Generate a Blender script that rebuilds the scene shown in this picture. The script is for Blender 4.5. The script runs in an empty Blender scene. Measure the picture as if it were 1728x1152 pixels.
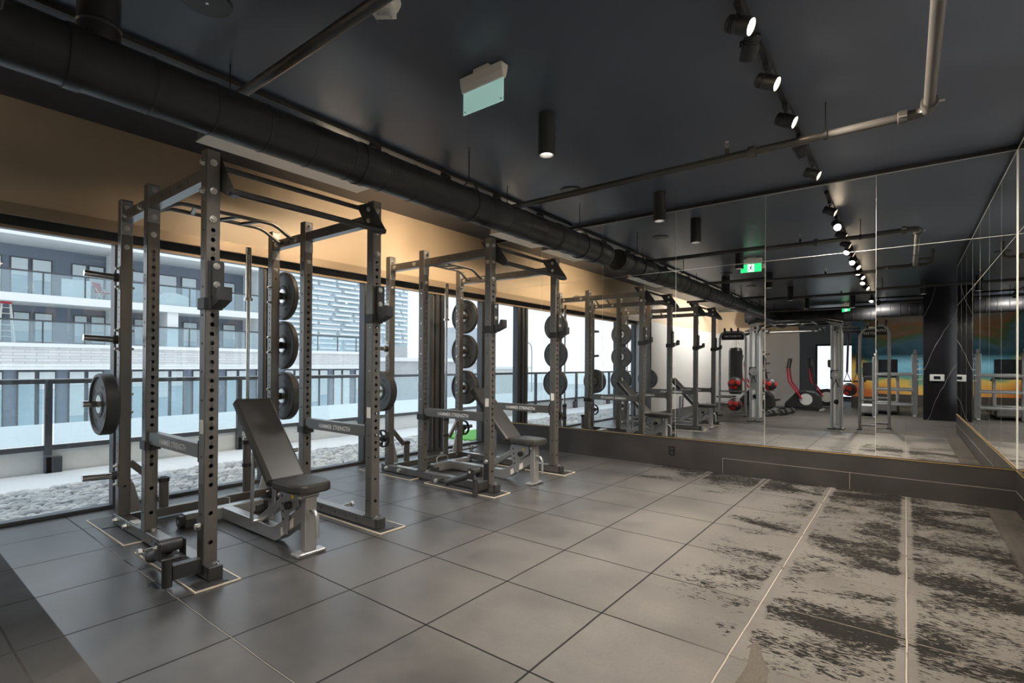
import bpy, math, random
from mathutils import Vector, Matrix
random.seed(7)
sc = bpy.context.scene
COL = sc.collection
PI = math.pi

# ------------------------------------------------------------------ materials
class NT:
    def __init__(s, mat):
        s.t = mat.node_tree; s.n = s.t.nodes; s.l = s.t.links
    def new(s, kind, **kw):
        nd = s.n.new(kind)
        for k, v in kw.items(): setattr(nd, k, v)
        return nd
    def put(s, sock, v):
        if isinstance(v, bpy.types.NodeSocket): s.l.new(v, sock)
        elif v is not None: sock.default_value = v
    def m(s, op, a, b=None, c=None, clamp=False):
        nd = s.new('ShaderNodeMath', operation=op, use_clamp=clamp)
        s.put(nd.inputs[0], a); s.put(nd.inputs[1], b)
        if c is not None: s.put(nd.inputs[2], c)
        return nd.outputs[0]
    def mix(s, f, a, b, mode='MIX'):
        nd = s.new('ShaderNodeMix', data_type='RGBA', blend_type=mode)
        s.put(nd.inputs[0], f); s.put(nd.inputs[6], a); s.put(nd.inputs[7], b)
        return nd.outputs[2]
    def sstep(s, v, lo, hi, a=0., b=1.):
        nd = s.new('ShaderNodeMapRange', interpolation_type='SMOOTHSTEP')
        s.put(nd.inputs[0], v); s.put(nd.inputs[1], lo); s.put(nd.inputs[2], hi); s.put(nd.inputs[3], a); s.put(nd.inputs[4], b)
        return nd.outputs[0]
    def noise(s, vec, scale, detail=4., rough=.55, dist=0.):
        nd = s.new('ShaderNodeTexNoise')
        s.put(nd.inputs['Vector'], vec); nd.inputs['Scale'].default_value = scale; nd.inputs['Detail'].default_value = detail
        nd.inputs['Roughness'].default_value = rough; nd.inputs['Distortion'].default_value = dist
        return nd.outputs[0]
    def xyz(s):
        g = s.new('ShaderNodeTexCoord'); sp = s.new('ShaderNodeSeparateXYZ'); s.l.new(g.outputs['Object'], sp.inputs[0])
        return g.outputs['Object'], sp.outputs[0], sp.outputs[1], sp.outputs[2]
    def scalev(s, vec, sx, sy, sz):
        nd = s.new('ShaderNodeVectorMath', operation='MULTIPLY'); s.put(nd.inputs[0], vec); nd.inputs[1].default_value = (sx, sy, sz)
        return nd.outputs[0]

def c4(c): return (c[0], c[1], c[2], 1.)
def blank(name):
    m = bpy.data.materials.new(name); m.use_nodes = True
    b = m.node_tree.nodes['Principled BSDF']
    return m, NT(m), b
def mat(name, col, metal=0., rough=.5, var=.12, scale=14., bump=0., rvar=.06, spec=.5, bscale=None, coat=0.):
    m, t, b = blank(name)
    vec = t.xyz()[0]
    n = t.noise(vec, scale)
    dk = tuple(x * (1 - var) for x in col); lt = tuple(min(1, x * (1 + var)) for x in col)
    t.put(b.inputs['Base Color'], t.mix(n, c4(dk), c4(lt)))
    b.inputs['Metallic'].default_value = metal
    t.put(b.inputs['Roughness'], t.m('MULTIPLY_ADD', n, rvar, rough - rvar * .5))
    b.inputs['Specular IOR Level'].default_value = spec
    b.inputs['Coat Weight'].default_value = coat
    if bump:
        bp = t.new('ShaderNodeBump'); bp.inputs['Strength'].default_value = bump; bp.inputs['Distance'].default_value = .002
        t.put(bp.inputs['Height'], t.noise(vec, bscale or scale * 12)); t.put(b.inputs['Normal'], bp.outputs[0])
    return m
def emit(name, col, power, base=(.8, .8, .8)):
    m, t, b = blank(name)
    b.inputs['Base Color'].default_value = c4(base); b.inputs['Emission Color'].default_value = c4(col); b.inputs['Emission Strength'].default_value = power
    return m
def glass(name, tint=(.93, .96, .97), ior=1.45, opa=None):
    m, t, b = blank(name); t.n.remove(b)
    tr = t.new('ShaderNodeBsdfTransparent'); tr.inputs[0].default_value = c4(tint)
    gl = t.new('ShaderNodeBsdfGlossy'); gl.inputs['Roughness'].default_value = 0.; gl.inputs[0].default_value = (1, 1, 1, 1)
    lw = t.new('ShaderNodeLayerWeight'); lw.inputs[0].default_value = .5
    f0 = ((ior - 1) / (ior + 1)) ** 2
    fr = t.m('MULTIPLY_ADD', t.m('POWER', lw.outputs[1], 5.), 1 - f0, f0)
    mx = t.new('ShaderNodeMixShader'); t.l.new(fr, mx.inputs[0]); t.l.new(tr.outputs[0], mx.inputs[1]); t.l.new(gl.outputs[0], mx.inputs[2])
    out = mx.outputs[0]
    if opa:
        df = t.new('ShaderNodeBsdfDiffuse'); df.inputs[0].default_value = c4(opa[0])
        m2 = t.new('ShaderNodeMixShader'); m2.inputs[0].default_value = opa[1]; t.l.new(out, m2.inputs[1]); t.l.new(df.outputs[0], m2.inputs[2]); out = m2.outputs[0]
    t.l.new(out, t.n['Material Output'].inputs[0])
    return m

K = {}
K['rack'] = mat('rack_paint', (.165, .157, .147), .70, .315, .06, 9, rvar=.04)
K['rackdark'] = mat('rack_dark_paint', (.035, .035, .036), .3, .42, .1, 9)
K['hole'] = mat('hole_dark', (.012, .012, .012), 0, .7)
K['chrome'] = mat('chrome', (.78, .76, .73), 1., .14, .05, 20)
K['zinc'] = mat('zinc_bolt', (.72, .71, .68), 1., .33, .08, 40)
K['silver'] = mat('silver_paint', (.40, .40, .40), .72, .33, .05, 9)
K['vinyl'] = mat('black_vinyl', (.028, .027, .026), 0, .38, .12, 40, .12, spec=.5)
K['rubber'] = mat('black_rubber', (.04, .04, .041), 0, .48, .12, 30, .1)
K['rubberface'] = mat('rubber_plate_face', (.075, .078, .082), 0, .42, .12, 30, .1)
K['blackmetal'] = mat('black_metal', (.018, .018, .02), .2, .42, .1, 20)
K['duct'] = mat('black_duct_paint', (.022, .022, .025), .25, .38, .15, 6, .1, bscale=30)
K['pipe'] = mat('black_pipe_paint', (.05, .048, .046), .2, .36, .12, 12)
K['white'] = mat('white_plastic', (.7, .69, .66), 0, .4, .04)
K['letter'] = mat('white_lettering', (.88, .88, .88), 0, .5, .03)
K['letterdark'] = mat('dark_lettering', (.015, .015, .015), 0, .6, .03)
K['redlet'] = mat('red_lettering', (.55, .04, .02), 0, .5, .03)
K['redrub'] = mat('red_rubber', (.62, .03, .02), 0, .45, .1)
K['redpaint'] = mat('red_paint', (.5, .02, .05), .1, .35, .1)
K['frame'] = mat('window_frame_metal', (.06, .065, .072), .4, .38, .1, 8)
K['framelight'] = mat('frame_alu', (.38, .39, .4), .7, .35, .08, 8)
K['gold'] = mat('gold_trim', (.8, .56, .24), 1., .33, .06)
K['edge'] = mat('cream_edge', (.62, .55, .44), 0, .5, .06)
K['yellow'] = mat('yellow_label', (.75, .6, .05), 0, .5, .05)
K['green'] = mat('green_turf', (.10, .34, .06), 0, .9, .35, 60)
K['wallgrey'] = mat('grey_wall_paint', (.52, .52, .52), 0, .5, .03, 3)
K['concrete'] = mat('pale_concrete', (.62, .62, .61), 0, .8, .06, 2)
K['paving'] = mat('pale_paving', (.72, .72, .71), 0, .8, .05, 1.5)
K['blueglass'] = mat('distant_window_glass', (.40, .52, .58), 0, .15, .25, .6)
K['blind'] = mat('pale_blind', (.62, .68, .70), 0, .5, .06, 1)
K['facade'] = mat('dark_facade', (.16, .19, .24), 0, .6, .12, .6)
K['slab'] = mat('white_render', (.72, .73, .73), 0, .6, .04, .5)
K['tower'] = mat('tower_concrete', (.40, .44, .48), 0, .6, .06, .2)
K['greybuild'] = mat('grey_stone', (.40, .41, .42), 0, .8, .08, .3)
K['reflect'] = mat('mirror_silvering', (.88, .90, .90), 1., .004, .01, .3, rvar=0.)
K['mirroredge'] = mat('mirror_edge', (.80, .84, .82), .4, .35, .05)
K['glass'] = glass('window_glass')
K['railglass'] = glass('railing_glass', (.86, .92, .94), 1.45, ((.75, .85, .9), .10))
K['acrylic'] = emit('exit_edge_lit_acrylic', (.50, .86, .78), .22, (.45, .62, .58))
K['clear'] = glass('strobe_lens', (.9, .92, .95), 1.6)
K['lens'] = emit('lamp_lens_lit', (1., .80, .56), 60.)
K['lenssoft'] = emit('downlight_lens', (1., .93, .82), 2.2)
K['lensoff'] = mat('lamp_lens_unlit', (.5, .5, .48), .3, .2)
K['exitgreen'] = emit('exit_green', (.02, .72, .20), .9, (.02, .5, .12))
K['exitwhite'] = emit('exit_white', (.85, 1., .9), 1.0)
K['darkwood'] = mat('dark_panel', (.05, .045, .04), 0, .4)
K['orange'] = mat('orange_plastic', (.7, .25, .05), 0, .5)
K['screen'] = mat('screen_black', (.012, .013, .016), .1, .12)
K['whiteshroud'] = mat('pale_shroud', (.66, .66, .65), .2, .35, .04)
K['pumpkin'] = mat('yellow_plastic', (.75, .42, .05), 0, .5)

def m_floor():
    m, t, b = blank('rubber_floor_tiles')
    vec, x, y, z = t.xyz()
    PX, PY, X0, Y0 = .6156, .596, 1.048, .591
    def seam(v, v0, p, w):
        u = t.m('DIVIDE', t.m('SUBTRACT', v, v0), p)
        d = t.m('ABSOLUTE', t.m('SUBTRACT', u, t.m('ROUND', u)))
        return t.sstep(t.m('MULTIPLY', d, p), w * .5, w, 1., 0.), t.m('FLOOR', u)
    wob = t.m('MULTIPLY_ADD', t.noise(vec, 3.), .010, -.005)
    sx, ix = seam(t.m('ADD', x, wob), X0, PX, .0062)
    sy, iy = seam(t.m('ADD', y, wob), Y0, PY, .0070)
    sw = seam(t.m('ADD', y, wob), Y0, PY, .0048)[0]
    cell = t.new('ShaderNodeCombineXYZ'); t.put(cell.inputs[0], ix); t.put(cell.inputs[1], iy)
    wn = t.new('ShaderNodeTexWhiteNoise', noise_dimensions='2D'); t.l.new(cell.outputs[0], wn.inputs[0])
    cloud = t.noise(vec, 1.7, 5, .6)
    fine = t.noise(vec, 60., 3, .6)
    streak = t.noise(t.scalev(vec, 5., 1.2, 1.), 1., 4, .6, .3)
    # pale dust, thicker away from the racks
    away = t.m('MULTIPLY', t.sstep(y, 3.3, .9), t.sstep(x, .4, 2.6))
    dust = t.m('ADD', t.m('MULTIPLY', away, .62), t.m('MULTIPLY_ADD', cloud, .95, -.36))
    dust = t.m('ADD', dust, t.m('MULTIPLY_ADD', wn.outputs[0], .14, -.07))
    dust = t.m('ADD', dust, t.m('MULTIPLY_ADD', streak, .3, -.15), clamp=True)
    col = t.mix(dust, (.036, .036, .038, 1), (.178, .169, .158, 1))
    col = t.mix(t.m('MULTIPLY', fine, .35), col, (.04, .038, .036, 1))
    # black scuffed patches where the dust is worn off, dragged along the mirror wall direction
    blot = t.noise(t.scalev(vec, 2.9, 1.5, 1.), 1., 4, .6, .5)
    grain = t.noise(t.scalev(vec, 78., 24., 1.), 1., 3, .7, .5)
    reg = t.m('MULTIPLY', t.sstep(x, 1.7, 2.7), t.sstep(y, 1.65, .35))
    reg2 = t.m('MULTIPLY', t.sstep(x, 4.7, 5.5), t.sstep(y, 3.2, 1.9))
    reg = t.m('MAXIMUM', reg, t.m('MULTIPLY', reg2, .95))
    nearwall = t.m('MULTIPLY', t.sstep(x, 5.5, 5.9), t.sstep(y, 3.0, 1.6))
    dens = t.m('MULTIPLY_ADD', t.m('SUBTRACT', blot, .475), 3.4, t.m('MULTIPLY_ADD', reg, 1.3, -1.3))
    dens = t.m('ADD', dens, t.m('MULTIPLY', nearwall, .22))
    # the pale margins along the tile seams stay clean
    marg = t.m('ABSOLUTE', t.m('SUBTRACT', t.m('DIVIDE', t.m('SUBTRACT', y, Y0), PY), t.m('ROUND', t.m('DIVIDE', t.m('SUBTRACT', y, Y0), PY))))
    dens = t.m('SUBTRACT', dens, t.sstep(marg, .085, .03, 0., .55))
    scuff = t.sstep(t.m('ADD', grain, t.m('MULTIPLY', dens, .36)), .50, .56)
    col = t.mix(t.m('MULTIPLY', scuff, .97), col, (.014, .0135, .013, 1))
    # seams: dark everywhere, chalk-white along the last rows
    chalk = t.m('MULTIPLY', t.sstep(y, .95, .8), t.sstep(t.noise(vec, 7.), .30, .42))
    col = t.mix(t.m('MULTIPLY', sx, .95), col, t.mix(t.sstep(y, 1.0, .4), (.010, .010, .010, 1), (.12, .11, .098, 1)))
    col = t.mix(t.m('MULTIPLY', sy, .9), col, (.012, .012, .012, 1))
    col = t.mix(t.m('MULTIPLY', sw, chalk), col, (.31, .285, .25, 1))
    sxn = seam(t.m('ADD', x, wob), X0, PX, .0032)[0]
    chx = t.m('MULTIPLY', t.m('MULTIPLY', sxn, t.sstep(x, 1.5, 1.1)), t.sstep(t.noise(vec, 1.3), .42, .5))
    col = t.mix(t.m('MULTIPLY', chx, .5), col, (.36, .34, .31, 1))
    # darker unmarked sheet beyond the tiles and by the right wall, shadow painted in
    other = t.m('MAXIMUM', t.sstep(x, .60, .594), t.sstep(y, -.548, -.553))
    oc = t.mix(t.m('MULTIPLY', t.sstep(y, 3.25, 2.75), cloud), (.016, .015, .014, 1), (.10, .093, .085, 1))
    col = t.mix(t.m('MULTIPLY', other, .95), col, oc)
    t.put(b.inputs['Base Color'], col)
    r = t.m('ADD', t.m('MULTIPLY', dust, .26), t.m('MULTIPLY_ADD', cloud, .12, .24))
    r = t.m('MULTIPLY_ADD', other, .25, r)
    t.put(b.inputs['Roughness'], r)
    t.put(b.inputs['Specular IOR Level'], t.m('MULTIPLY', t.m('MULTIPLY_ADD', away, -.36, .5), t.m('MULTIPLY', t.m('MULTIPLY', t.m('MULTIPLY_ADD', scuff, -.9, 1.), t.m('MULTIPLY_ADD', other, -.8, 1.)), t.m('MULTIPLY_ADD', t.m('MAXIMUM', sx, sy), -.9, 1.))))
    bp = t.new('ShaderNodeBump'); bp.inputs['Strength'].default_value = .18; bp.inputs['Distance'].default_value = .003
    h = t.m('SUBTRACT', t.m('MULTIPLY', fine, .35), t.m('MAXIMUM', sx, sy))
    t.put(bp.inputs['Height'], h); t.put(b.inputs['Normal'], bp.outputs[0])
    return m
K['rough'] = mat('torn_tile_underlay', (.075, .066, .054), 0, .9, .6, 90, .8, bscale=140)
K['floor'] = m_floor()
K['ceiling'] = mat('black_ceiling_paint', (.052, .064, .092), 0, .36, .10, 1.2, .12, spec=.35, bscale=120)
K['tan'] = mat('tan_wall_paint', (.46, .36, .25), 0, .42, .05, 1.5, .05)
K['valance'] = mat('bronze_valance', (.30, .23, .16), .35, .38, .06, 2)
def m_basetile():
    m, t, b = blank('dark_base_tile')
    vec = t.xyz()[0]
    n = t.noise(vec, 2.2, 5, .6, .4)
    t.put(b.inputs['Base Color'], t.mix(n, (.008, .008, .010, 1), (.045, .042, .040, 1)))
    t.put(b.inputs['Roughness'], t.m('MULTIPLY_ADD', n, .2, .28))
    return m
K['basetile'] = m_basetile()
K['grout'] = mat('pale_grout', (.26, .25, .24), 0, .7)
def m_marble():
    m, t, b = blank('black_veined_marble')
    vec, x, y, z = t.xyz()
    w = t.new('ShaderNodeTexWave', wave_type='BANDS', bands_direction='DIAGONAL')
    t.put(w.inputs['Vector'], t.scalev(vec, 1., 2.2, .8)); w.inputs['Scale'].default_value = .55; w.inputs['Distortion'].default_value = 5.; w.inputs['Detail'].default_value = 3.
    v = t.m('MULTIPLY', t.sstep(w.outputs[1], .9993, 1.), .6)
    t.put(b.inputs['Base Color'], t.mix(v, (.012, .011, .013, 1), (.5, .48, .45, 1)))
    b.inputs['Roughness'].default_value = .12
    return m
K['marble'] = m_marble()
def m_mural():
    m, t, b = blank('painted_mural')
    vec, x, y, z = t.xyz()
    n = t.noise(t.scalev(vec, 1., .5, 1.2), .9, 4, .5, 1.2)
    v = t.m('ADD', t.m('MULTIPLY', z, .30), t.m('MULTIPLY', t.m('SUBTRACT', n, .5), .75))
    v = t.m('ADD', v, t.m('MULTIPLY', t.sstep(y, .6, 1.3), -.22))
    r = t.new('ShaderNodeValToRGB'); t.put(r.inputs[0], v)
    st = [(0., (.45, .12, .03)), (.14, (.62, .30, .05)), (.24, (.60, .42, .10)), (.32, (.10, .26, .16)), (.40, (.05, .20, .28)), (.50, (.13, .36, .50)), (.60, (.20, .40, .52)), (.68, (.18, .34, .14)), (.76, (.48, .24, .10)), (.88, (.42, .36, .30)), (1., (.50, .16, .05))]
    e = r.color_ramp.elements
    e[0].position, e[0].color = st[0][0], c4(st[0][1]); e[1].position, e[1].color = st[-1][0], c4(st[-1][1])
    for p, c in st[1:-1]:
        q = e.new(p); q.color = c4(c)
    t.put(b.inputs['Base Color'], r.outputs[0]); b.inputs['Roughness'].default_value = .45
    return m
K['mural'] = m_mural()
def m_pebble():
    m, t, b = blank('pale_pebbles')
    vec = t.xyz()[0]
    vo = t.new('ShaderNodeTexVoronoi', feature='F1'); t.put(vo.inputs['Vector'], vec); vo.inputs['Scale'].default_value = 11.
    cc = t.new('ShaderNodeSeparateColor'); t.l.new(vo.outputs['Color'], cc.inputs[0])
    t.put(b.inputs['Base Color'], t.mix(cc.outputs[0], (.30, .31, .32, 1), (.62, .62, .61, 1)))
    b.inputs['Roughness'].default_value = .7
    return m
K['pebble'] = m_pebble()
def m_brick():
    m, t, b = blank('white_brick')
    br = t.new('ShaderNodeTexBrick'); vec, x, y, z = t.xyz()
    cb = t.new('ShaderNodeCombineXYZ'); t.put(cb.inputs[0], x); t.put(cb.inputs[1], z)
    t.l.new(cb.outputs[0], br.inputs['Vector']); br.inputs['Scale'].default_value = 1.
    br.inputs['Color1'].default_value = (.62, .62, .61, 1); br.inputs['Color2'].default_value = (.55, .55, .55, 1); br.inputs['Mortar'].default_value = (.42, .42, .43, 1)
    br.inputs['Brick Width'].default_value = .9; br.inputs['Row Height'].default_value = .16; br.inputs['Mortar Size'].default_value = .02
    t.put(b.inputs['Base Color'], br.outputs[0]); b.inputs['Roughness'].default_value = .8
    return m
K['brick'] = m_brick()
def m_exit():
    return K['exitgreen']

# ------------------------------------------------------------------ mesh builder
def V(*a): return Vector(a)
def perp(d):
    d = Vector(d).normalized()
    a = Vector((0, 0, 1)) if abs(d.z) < .9 else Vector((1, 0, 0))
    u = a.cross(d).normalized(); return u, d.cross(u).normalized()
class MB:
    def __init__(s, m='rack'): s.v = []; s.f = []; s.mi = []; s.sm = []; s.ms = []; s.use(m)
    def use(s, m):
        if m not in s.ms: s.ms.append(m)
        s.cur = s.ms.index(m); return s
    def add(s, vs, fs, smooth=False):
        b = len(s.v); s.v += [tuple(p) for p in vs]
        for f in fs: s.f.append(tuple(b + i for i in f)); s.mi.append(s.cur); s.sm.append(smooth)
        return s
    def box(s, x0, x1, y0, y1, z0, z1):
        vs = [(x, y, z) for x in (x0, x1) for y in (y0, y1) for z in (z0, z1)]
        return s.add(vs, [(0, 1, 3, 2), (4, 6, 7, 5), (0, 4, 5, 1), (2, 3, 7, 6), (0, 2, 6, 4), (1, 5, 7, 3)])
    def bbox(s, x0, x1, y0, y1, z0, z1, c=.004):
        """box with chamfered edges"""
        c = min(c, (x1 - x0) * .45, (y1 - y0) * .45, (z1 - z0) * .45)
        return s.cbox(V((x0 + x1) / 2, (y0 + y1) / 2, (z0 + z1) / 2), V((x1 - x0) / 2, 0, 0), V(0, (y1 - y0) / 2, 0), V(0, 0, (z1 - z0) / 2), c)
    def cbox(s, o, a, b, d, c=.004):
        L = [a.length, b.length, d.length]; U = [a.normalized(), b.normalized(), d.normalized()]
        vs = []; idx = {}
        for sx in (-1, 1):
            for sy in (-1, 1):
                for sz in (-1, 1):
                    for k in range(3):
                        q = [L[0] - c, L[1] - c, L[2] - c]; q[k] = L[k]
                        idx[(sx, sy, sz, k)] = len(vs)
                        vs.append(o + U[0] * q[0] * sx + U[1] * q[1] * sy + U[2] * q[2] * sz)
        fs = []
        for k in range(3):
            i, j = [n for n in range(3) if n != k]
            for sg in (-1, 1):
                loop = []
                for (p, q) in ((-1, -1), (1, -1), (1, 1), (-1, 1)):
                    t = [0, 0, 0]; t[k] = sg; t[i] = p; t[j] = q; loop.append(idx[(*t, k)])
                fs.append(tuple(loop))
        for k in range(3):          # edge bevels, edges along axis k
            i, j = [n for n in range(3) if n != k]
            for p in (-1, 1):
                for q in (-1, 1):
                    r = []
                    for sg, n in ((-1, i), (1, i), (1, j), (-1, j)):
                        t = [0, 0, 0]; t[k] = sg; t[i] = p; t[j] = q; r.append(idx[(*t, n)])
                    fs.append(tuple(r))
        for sx in (-1, 1):
            for sy in (-1, 1):
                for sz in (-1, 1): fs.append(tuple(idx[(sx, sy, sz, k)] for k in range(3)))
        return s.add(vs, fs)
    def beam(s, p0, p1, w, h, c=.004, up=(0, 0, 1)):
        p0, p1 = Vector(p0), Vector(p1); d = p1 - p0
        u = Vector(up).cross(d)
        if u.length < 1e-6: u = V(1, 0, 0)
        u.normalize(); n = d.normalized().cross(u)
        return s.cbox((p0 + p1) / 2, d / 2, u * w / 2, n * h / 2, c)
    def cyl(s, p0, p1, r0, r1=None, n=16, cap=True, smooth=True):
        r1 = r0 if r1 is None else r1; p0, p1 = Vector(p0), Vector(p1); u, w = perp(p1 - p0)
        vs = []
        for p, r in ((p0, r0), (p1, r1)):
            for i in range(n): a = 2 * PI * i / n; vs.append(p + (u * math.cos(a) + w * math.sin(a)) * r)
        s.add(vs, [(i, (i + 1) % n, n + (i + 1) % n, n + i) for i in range(n)], smooth)
        if cap:
            s.add(vs[:n], [tuple(range(n - 1, -1, -1))]); s.add(vs[n:], [tuple(range(n))])
        return s
    def tube(s, pts, r, n=12, cap=True):
        P = [Vector(p) for p in pts]; rings = []; u = None
        for i, p in enumerate(P):
            d = (P[min(i + 1, len(P) - 1)] - P[max(i - 1, 0)]).normalized()
            if u is None: u = perp(d)[0]
            else:
                u = u - d * u.dot(d); u = u.normalized() if u.length > 1e-6 else perp(d)[0]
            w = d.cross(u)
            rr = r[i] if isinstance(r, (list, tuple)) else r
            rings.append([p + (u * math.cos(2 * PI * k / n) + w * math.sin(2 * PI * k / n)) * rr for k in range(n)])
        vs = [q for rg in rings for q in rg]
        fs = [(a * n + k, a * n + (k + 1) % n, (a + 1) * n + (k + 1) % n, (a + 1) * n + k) for a in range(len(P) - 1) for k in range(n)]
        s.add(vs, fs, True)
        if cap: s.add(rings[0], [tuple(range(n - 1, -1, -1))]); s.add(rings[-1], [tuple(range(n))])
        return s
    def lathe(s, o, axis, prof, n=32, smooth=True, mats=None, closed=False):
        """prof: list of (radius, height along the axis)"""
        o = Vector(o); d = Vector(axis).normalized(); u, w = perp(d)
        R = [[o + d * h + (u * math.cos(2 * PI * k / n) + w * math.sin(2 * PI * k / n)) * r for k in range(n)] for r, h in prof]
        m = len(prof)
        for a in range(m if closed else m - 1):
            b = (a + 1) % m
            if mats: s.use(mats[a])
            s.add(R[a] + R[b], [(k, (k + 1) % n, n + (k + 1) % n, n + k) for k in range(n)], smooth)
        return s
    def prism(s, poly, o, u, w, d):
        """polygon in the plane o + a*u + b*w, extruded by d"""
        o, u, w, d = Vector(o), Vector(u), Vector(w), Vector(d)
        a = [o + u * p + w * q for p, q in poly]; n = len(a)
        return s.add(a + [p + d for p in a], [tuple(range(n - 1, -1, -1)), tuple(range(n, 2 * n))] + [(i, (i + 1) % n, n + (i + 1) % n, n + i) for i in range(n)])
    def ball(s, o, r, n=20, m=12, sc=(1, 1, 1)):
        o = Vector(o); vs = []
        for i in range(1, m):
            t = PI * i / m
            for k in range(n):
                a = 2 * PI * k / n; vs.append(o + V(math.sin(t) * math.cos(a) * r * sc[0], math.sin(t) * math.sin(a) * r * sc[1], math.cos(t) * r * sc[2]))
        top = len(vs); vs += [o + V(0, 0, r * sc[2]), o - V(0, 0, r * sc[2])]
        fs = [(i * n + k, i * n + (k + 1) % n, (i + 1) * n + (k + 1) % n, (i + 1) * n + k) for i in range(m - 2) for k in range(n)]
        fs += [(top, (k + 1) % n, k) for k in range(n)] + [(top + 1, (m - 2) * n + k, (m - 2) * n + (k + 1) % n) for k in range(n)]
        return s.add(vs, fs, True)
    def bolt(s, p, d, r=.013, h=.011, washer=True):
        p, d = Vector(p), Vector(d).normalized(); m0 = s.ms[s.cur]; s.use('zinc')
        if washer: s.cyl(p, p + d * .003, r * 1.32, n=14)
        s.cyl(p + d * .003, p + d * (.003 + h), r, n=6, smooth=False)
        s.cyl(p + d * (.003 + h), p + d * (.006 + h), r * .6, n=10)
        return s.use(m0)
    def face_holes(s, o, L, W, holes, n=10, depth=.005):
        """rectangle o..o+L (long) x W (short, centred on o) with round holes [(pos, r)], plus hole walls going inwards"""
        o, L, W = Vector(o), Vector(L), Vector(W); ll = L.length; l = L / ll; hw = W.length / 2; w = W.normalized(); nin = -l.cross(w)
        cur = 0.
        H = sorted(holes)
        for i, (p, r) in enumerate(H):
            gap = min(r * 1.6, (H[i + 1][0] - p) / 2 if i + 1 < len(H) else 9, (p - H[i - 1][0]) / 2 if i else 9)
            a, b = p - gap, p + gap
            if a - cur > 1e-6: s.add([o + l * cur - w * hw, o + l * a - w * hw, o + l * a + w * hw, o + l * cur + w * hw], [(0, 1, 2, 3)])
            ca = math.atan2(hw, gap)
            A = sorted([2 * PI * k / n + .01 for k in range(n)] + [ca, PI - ca, PI + ca, 2 * PI - ca])
            inn, out, dp = [], [], []
            c = o + l * p
            for t in A:
                ct, st = math.cos(t), math.sin(t)
                k = min(gap / abs(ct) if abs(ct) > 1e-9 else 1e9, hw / abs(st) if abs(st) > 1e-9 else 1e9)
                inn.append(c + (l * ct + w * st) * r); out.append(c + (l * ct + w * st) * k); dp.append(inn[-1] + nin * depth)
            m = len(A)
            s.add(inn + out, [(k, m + k, m + (k + 1) % m, (k + 1) % m) for k in range(m)])
            s.add(inn + dp, [(k, (k + 1) % m, m + (k + 1) % m, m + k) for k in range(m)])
            cur = b
        if ll - cur > 1e-6: s.add([o + l * cur - w * hw, o + L - w * hw, o + L + w * hw, o + l * cur + w * hw], [(0, 1, 2, 3)])
        return s
    def text(s, txt, o, xd, yd, size, mat_, sx=1., depth=.0012, center=True):
        me = text_mesh(txt); m0 = s.ms[s.cur]; s.use(mat_)
        o, xd, yd = Vector(o), Vector(xd).normalized(), Vector(yd).normalized(); nd = xd.cross(yd)
        xs = [v[0] for v in me[0]]; off = (max(xs) + min(xs)) / 2 if center else min(xs)
        s.add([o + xd * (v[0] - off) * size * sx + yd * v[1] * size + nd * depth for v in me[0]], me[1])
        return s.use(m0)
    def build(s, name, parent=None, bevel=None, loc=None):
        me = bpy.data.meshes.new(name)
        me.from_pydata(s.v, [], s.f); me.polygons.foreach_set('material_index', s.mi); me.polygons.foreach_set('use_smooth', s.sm)
        for k in s.ms: me.materials.append(K[k])
        me.update()
        o = bpy.data.objects.new(name, me); COL.objects.link(o)
        if parent: o.parent = parent
        if loc: o.location = loc
        if bevel:
            md = o.modifiers.new('b', 'BEVEL'); md.width = bevel; md.segments = 2; md.limit_method = 'ANGLE'
        return o
_txt = {}
def text_mesh(t):
    if t in _txt: return _txt[t]
    cu = bpy.data.curves.new('lettering', 'FONT'); cu.body = t; cu.size = 1.; cu.resolution_u = 2; cu.offset = .014 if len(t) > 9 else .004
    ob = bpy.data.objects.new('lettering', cu); COL.objects.link(ob)
    dg = bpy.context.evaluated_depsgraph_get(); ev = ob.evaluated_get(dg); me = ev.to_mesh()
    r = ([tuple(v.co) for v in me.vertices], [tuple(p.vertices) for p in me.polygons])
    ev.to_mesh_clear(); bpy.data.objects.remove(ob); bpy.data.curves.remove(cu)
    _txt[t] = r; return r

def tag(o, label, cat, group=None):
    o['label'] = label; o['category'] = cat
    if group: o['group'] = group
    elif 'group' in o: del o['group']
    return o
def thing(name, label, cat, loc=(0, 0, 0), rz=0., group=None):
    o = bpy.data.objects.new(name, None); COL.objects.link(o); o.location = loc; o.rotation_euler = (0, 0, rz); o.empty_display_size = .2
    return tag(o, label, cat, group)
def struct(name, mb):
    o = mb.build(name); o['kind'] = 'structure'; return o
def dup(root, loc, rz=None, label=None, group=None):
    def cp(o, par):
        c = o.copy(); COL.objects.link(c)
        if par: c.parent = par
        for ch in list(o.children): cp(ch, c)
        return c
    r = cp(root, None); r.location = loc
    if rz is not None: r.rotation_euler = (0, 0, rz)
    if label: r['label'] = label
    if group: r['group'] = group
    return r

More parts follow.
